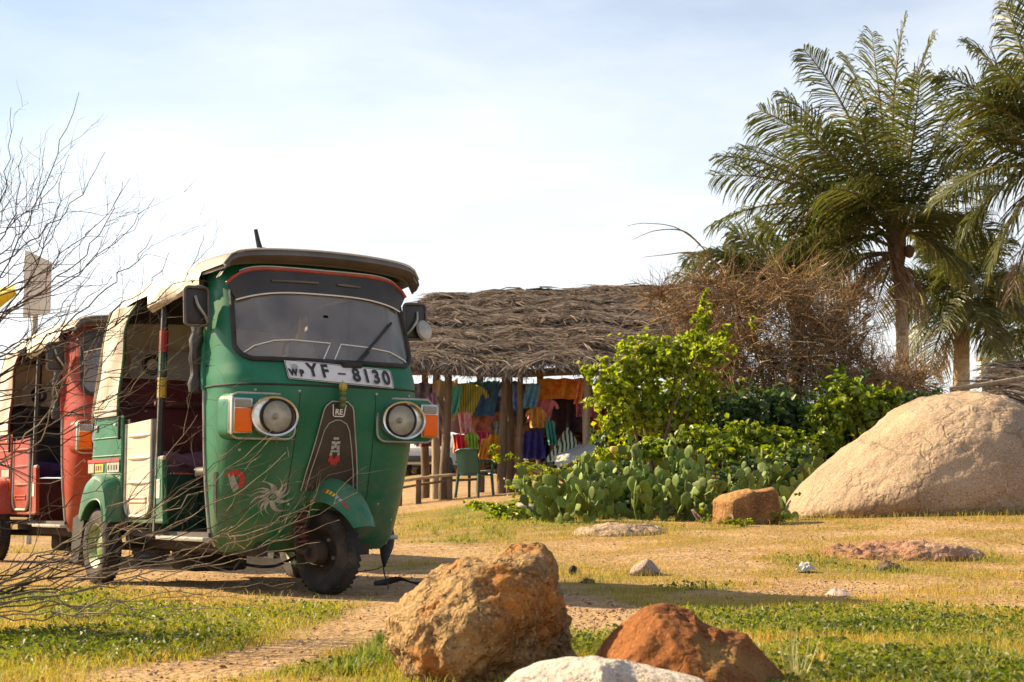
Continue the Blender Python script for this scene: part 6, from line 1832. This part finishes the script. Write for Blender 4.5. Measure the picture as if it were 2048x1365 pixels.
# ------------------------------------------------------------------ bare shrub in the left foreground
M_BARE = leafm('bare_twig_bark', [(.045, .030, .022), (.075, .050, .034), (.035, .024, .019)], 0.0, .8, spec=.25)
M_BARE2 = leafm('pale_twig_bark', [(.22, .16, .10), (.30, .22, .135), (.14, .095, .06)], 0.0, .75, spec=.3)  # lighter copy of the twig bark: sunlight on low sprays put into colour
def shrub():
    base = ground_at(-210, 5.5)
    root = empty('bare_shrub', base); tag(root, 'leafless thorny shrub with arching twigs at the left edge in front', 'shrub')
    rg = random.Random(5)
    def wob(a, ctl, b, n, amp):
        P = []
        for i in range(n + 1):
            t = i / n
            p = a * (1 - t) ** 2 + ctl * 2 * t * (1 - t) + b * t * t
            e = amp * math.sin(math.pi * t) ** .5
            P.append(p + Vector((rg.gauss(0, e), rg.gauss(0, e), rg.gauss(0, e))))
        return P
    def grow(mb, a, d, L, r, lv, bias):
        """jagged twig that forks"""
        n = max(3, int(L / .035))
        q = [a]; rr = [r]
        dd = d.copy()
        for i in range(n):
            dd = (dd + Vector((rg.gauss(0, .23), rg.gauss(0, .20), rg.gauss(.0, .23))) + bias * .10).normalized()
            q.append(q[-1] + dd * L / n); rr.append(r * (1 - .65 * (i + 1) / n))
        mb.tube(q, rr, 4 if lv < 2 else 3, caps=False)
        if lv < 3:
            m = rg.choice((1, 2, 3)) if lv < 2 else rg.choice((0, 0, 1, 1))
            for k in range(m):
                i = rg.randint(1, n)
                dn = (q[i] - q[i - 1]).normalized()
                ax = Vector((rg.gauss(0, 1), rg.gauss(0, 1), rg.gauss(0, 1))).normalized()
                d2 = (Matrix.Rotation(R(rg.uniform(25, 60)), 3, ax) @ dn)
                grow(mb, q[i], d2, L * rg.uniform(.35, .7), max(.0007, rr[i] * .65), lv + 1, bias)
    specs = []
    # (start px, control px, tip px) : upper fan, then the low sprays over the ground
    for k in range(27):
        t = k / 26
        sv = 900 - 330 * t + rg.uniform(-50, 50)
        ang = R(8 + 62 * t ** 1.3 + rg.uniform(-8, 8))
        rad = (430 + 140 * math.sin(math.pi * (.25 + .6 * t))) * rg.uniform(.75, 1.08)
        tip = (-150 + rad * math.cos(ang), 800 - rad * math.sin(ang) * 1.0 - 40 * t)
        specs.append(((-190 + rg.uniform(-60, 20), sv), (-150 + rad * .55 * math.cos(ang * .55), sv - rad * .40 * math.sin(ang * .55)), tip, .0036, 5.5 + rg.uniform(-.5, .5), M_BARE, 6))
    for tip, ctl in (((158, 185), (90, 420)), ((22, 215), (20, 500)), ((45, 275), (60, 470)), ((245, 365), (230, 520)), ((305, 470), (280, 560)), ((120, 330), (150, 520)), ((408, 470), (400, 620)), ((338, 505), (300, 620))):
        specs.append(((-190, 760 + rg.uniform(-60, 140)), ctl, tip, .0040, 5.5 + rg.uniform(-.3, .3), M_BARE, 5))
    for tip, ctl, sv in (((545, 858), (330, 1090), 1215), ((500, 865), (310, 1060), 1225), ((572, 905), (360, 1100), 1210), ((630, 1005), (420, 1120), 1230), ((715, 985), (470, 1130), 1220), ((395, 830), (240, 1080), 1205), ((640, 1085), (380, 1150), 1235), ((590, 1165), (330, 1190), 1230), ((480, 1190), (260, 1200), 1240), ((345, 905), (200, 1100), 1215), ((560, 1040), (330, 1120), 1225), ((430, 1100), (250, 1150), 1222), ((300, 1010), (130, 1130), 1210), ((260, 560), (120, 820), 1100), ((300, 760), (160, 850), 1000), ((340, 600), (180, 760), 980), ((240, 950), (110, 1020), 1120), ((180, 1110), (80, 1170), 1240), ((520, 930), (330, 1110), 1222), ((610, 930), (400, 1115), 1216), ((460, 900), (300, 1075), 1212), ((680, 1040), (430, 1140), 1232), ((360, 1000), (210, 1120), 1226), ((540, 1215), (280, 1215), 1245), ((400, 1225), (200, 1225), 1250)):
        specs.append(((-150, sv), ctl, tip, .0036, 5.25 + rg.uniform(-.25, .25), M_BARE2 if rg.random() < .65 else M_BARE, 5))
    org = W(-230, 1170, 5.5)
    for (s, c, t, r, Y, mt, m) in specs:
        a, cc, b = W(s[0], s[1], Y) - base, W(c[0], c[1], Y + rg.uniform(-.15, .15)) - base, W(t[0], t[1], Y + rg.uniform(-.3, .3)) - base
        mb = MB()
        n = 22
        P = wob(a, cc, b, n, .0085)
        rr = [r * (1 - .78 * i / n) for i in range(n + 1)]
        foot = Vector((rg.uniform(-.08, .08), rg.uniform(-.08, .08), -.03))
        mb.tube([foot, foot.lerp(a, .5) + Vector((rg.uniform(-.05, .05), 0, rg.uniform(0, .06)))] + P, [r * 1.5, r * 1.25] + rr, 5, caps=False)
        for k in range(m):
            i = rg.randint(6, n - 1)
            dn = (P[i + 1] - P[i - 1]).normalized()
            ax = Vector((rg.gauss(0, .35), 1, rg.gauss(0, .35))).normalized()
            d2 = Matrix.Rotation(R(rg.choice((-1, 1)) * rg.uniform(20, 50)), 3, ax) @ dn
            grow(mb, P[i], d2, rg.uniform(.10, .34) * (1.15 - i / n * .5), rr[i] * .7, 1, Vector((.2, 0, .5)))
        mb.build('branch', mt, root, 60)
shrub()
bush('leafy_bush', 'unseen leafy bush added beyond the left edge to shade the near left corner', 'bush', [(-560, 1010, 190, 260, 0), (-500, 1120, 170, 150, -.3), (-640, 900, 150, 150, .2)], 2600, 5.5, .07, M_MIDLF, -560, 91, 6)  # out-of-view bush, added for the shade it casts into the corner
# yellow tuft and a few upright weeds in front
def tuft(u, v, n, h, label, cols, seed, spread=.6, name='grass_tuft', w=.0016):
    rg = random.Random(seed); p = G(u, v); bs = .012 if n < 75 else .02
    mb = MB()
    for k in range(n):
        a = rg.uniform(0, 6.28); e = rg.uniform(.1, 1) * spread; L = h * rg.uniform(.5, 1.1)
        d = Vector((math.cos(a) * math.sin(e), math.sin(a) * math.sin(e), math.cos(e)))
        s = Vector((-math.sin(a), math.cos(a), 0)) * w
        b0 = Vector((rg.gauss(0, bs), rg.gauss(0, bs), 0)); m1 = b0 + d * L * .6; t1 = b0 + d * L - Vector((0, 0, .15 * L * e))
        mb.add([b0 - s, b0 + s, m1 + s * .8, m1 - s * .8, t1], [(0, 1, 2, 3), (3, 2, 4)])
    o = mb.build(name, leafm(name + '_%d' % seed, cols, .4, .6), None, 0); o.location = p
    return tag(o, label, 'grass tuft')
YC = [(.50, .34, .08), (.62, .42, .12), (.36, .28, .06)]
tuft(1640, 1350, 70, .07, 'dry yellow spiky tuft in the shaded herbs, bottom right', YC, 1)
tuft(1655, 1362, 60, .06, 'second yellow spiky tuft at the bottom edge beside the first', YC, 2)
tuft(1592, 1374, 24, .16, 'pale long-bladed tuft at the right foot of the rust red rock', [(.45, .40, .22), (.30, .30, .10)], 3, .5)
GC = [(.12, .18, .03), (.2, .26, .05), (.28, .28, .07)]
for i, (u, v, h) in enumerate(((740, 1330, .11), (800, 1345, .12), (850, 1355, .10), (700, 1350, .08), (770, 1290, .07))):
    tuft(u, v, 170, h * .8, 'green grass tuft at the left foot of the big brown rock, %s from the left' % ORD[(1, 3, 4, 0, 2)[i]], GC, 20 + i, 1.0)['group'] = 'tufts at the brown rock'
for i, (u, v, h) in enumerate(((935, 1085, .16), (870, 1070, .12), (1000, 1075, .10), (905, 1050, .14))):
    tuft(u, v, 40, h, 'weedy tuft in the yellow grass behind the big brown rock, %s from the left' % ORD[(2, 0, 3, 1)[i]], [(.26, .22, .05), (.18, .22, .04), (.32, .2, .06)], 40 + i, .8)['group'] = 'weeds in the yellow grass'

# grass growing against the feet of the rocks
def rock_foot():
    out = []
    for o in list(bpy.data.objects):
        if o.get('category') != 'rock' or o.location.y > 17: continue
        co = [o.matrix_world @ v.co for v in o.data.vertices] if False else [v.co + o.location for v in o.data.vertices]
        edge = [p for p in co if abs(p.z - hz(p.x, p.y)) < .03 * (1 + .06 * p.y)]
        if not edge: continue
        n = int(min(2600, max(60, 650 * (max(p.x for p in edge) - min(p.x for p in edge)))))
        for k in range(n):
            p = rnd.choice(edge)
            a = rnd.uniform(0, 6.28); r = abs(rnd.gauss(0, .03 + .004 * p.y))
            x = p.x + (p.x - o.location.x) * .06 + math.cos(a) * r; y = p.y + (p.y - o.location.y) * .08 + math.sin(a) * r
            out.append((x, y, hz(x, y), .8, .4))
    return np.array(out)
_rf = rock_foot()
blades(_rf, .018, .060, .0013, 1.0, 'rock_foot_grass', leafm('rock_foot_blades', [(.34, .25, .07), (.16, .18, .03), (.46, .33, .10), (.24, .22, .04)], .4, .6), 'longer grass growing against the feet of the rocks', 'grass')
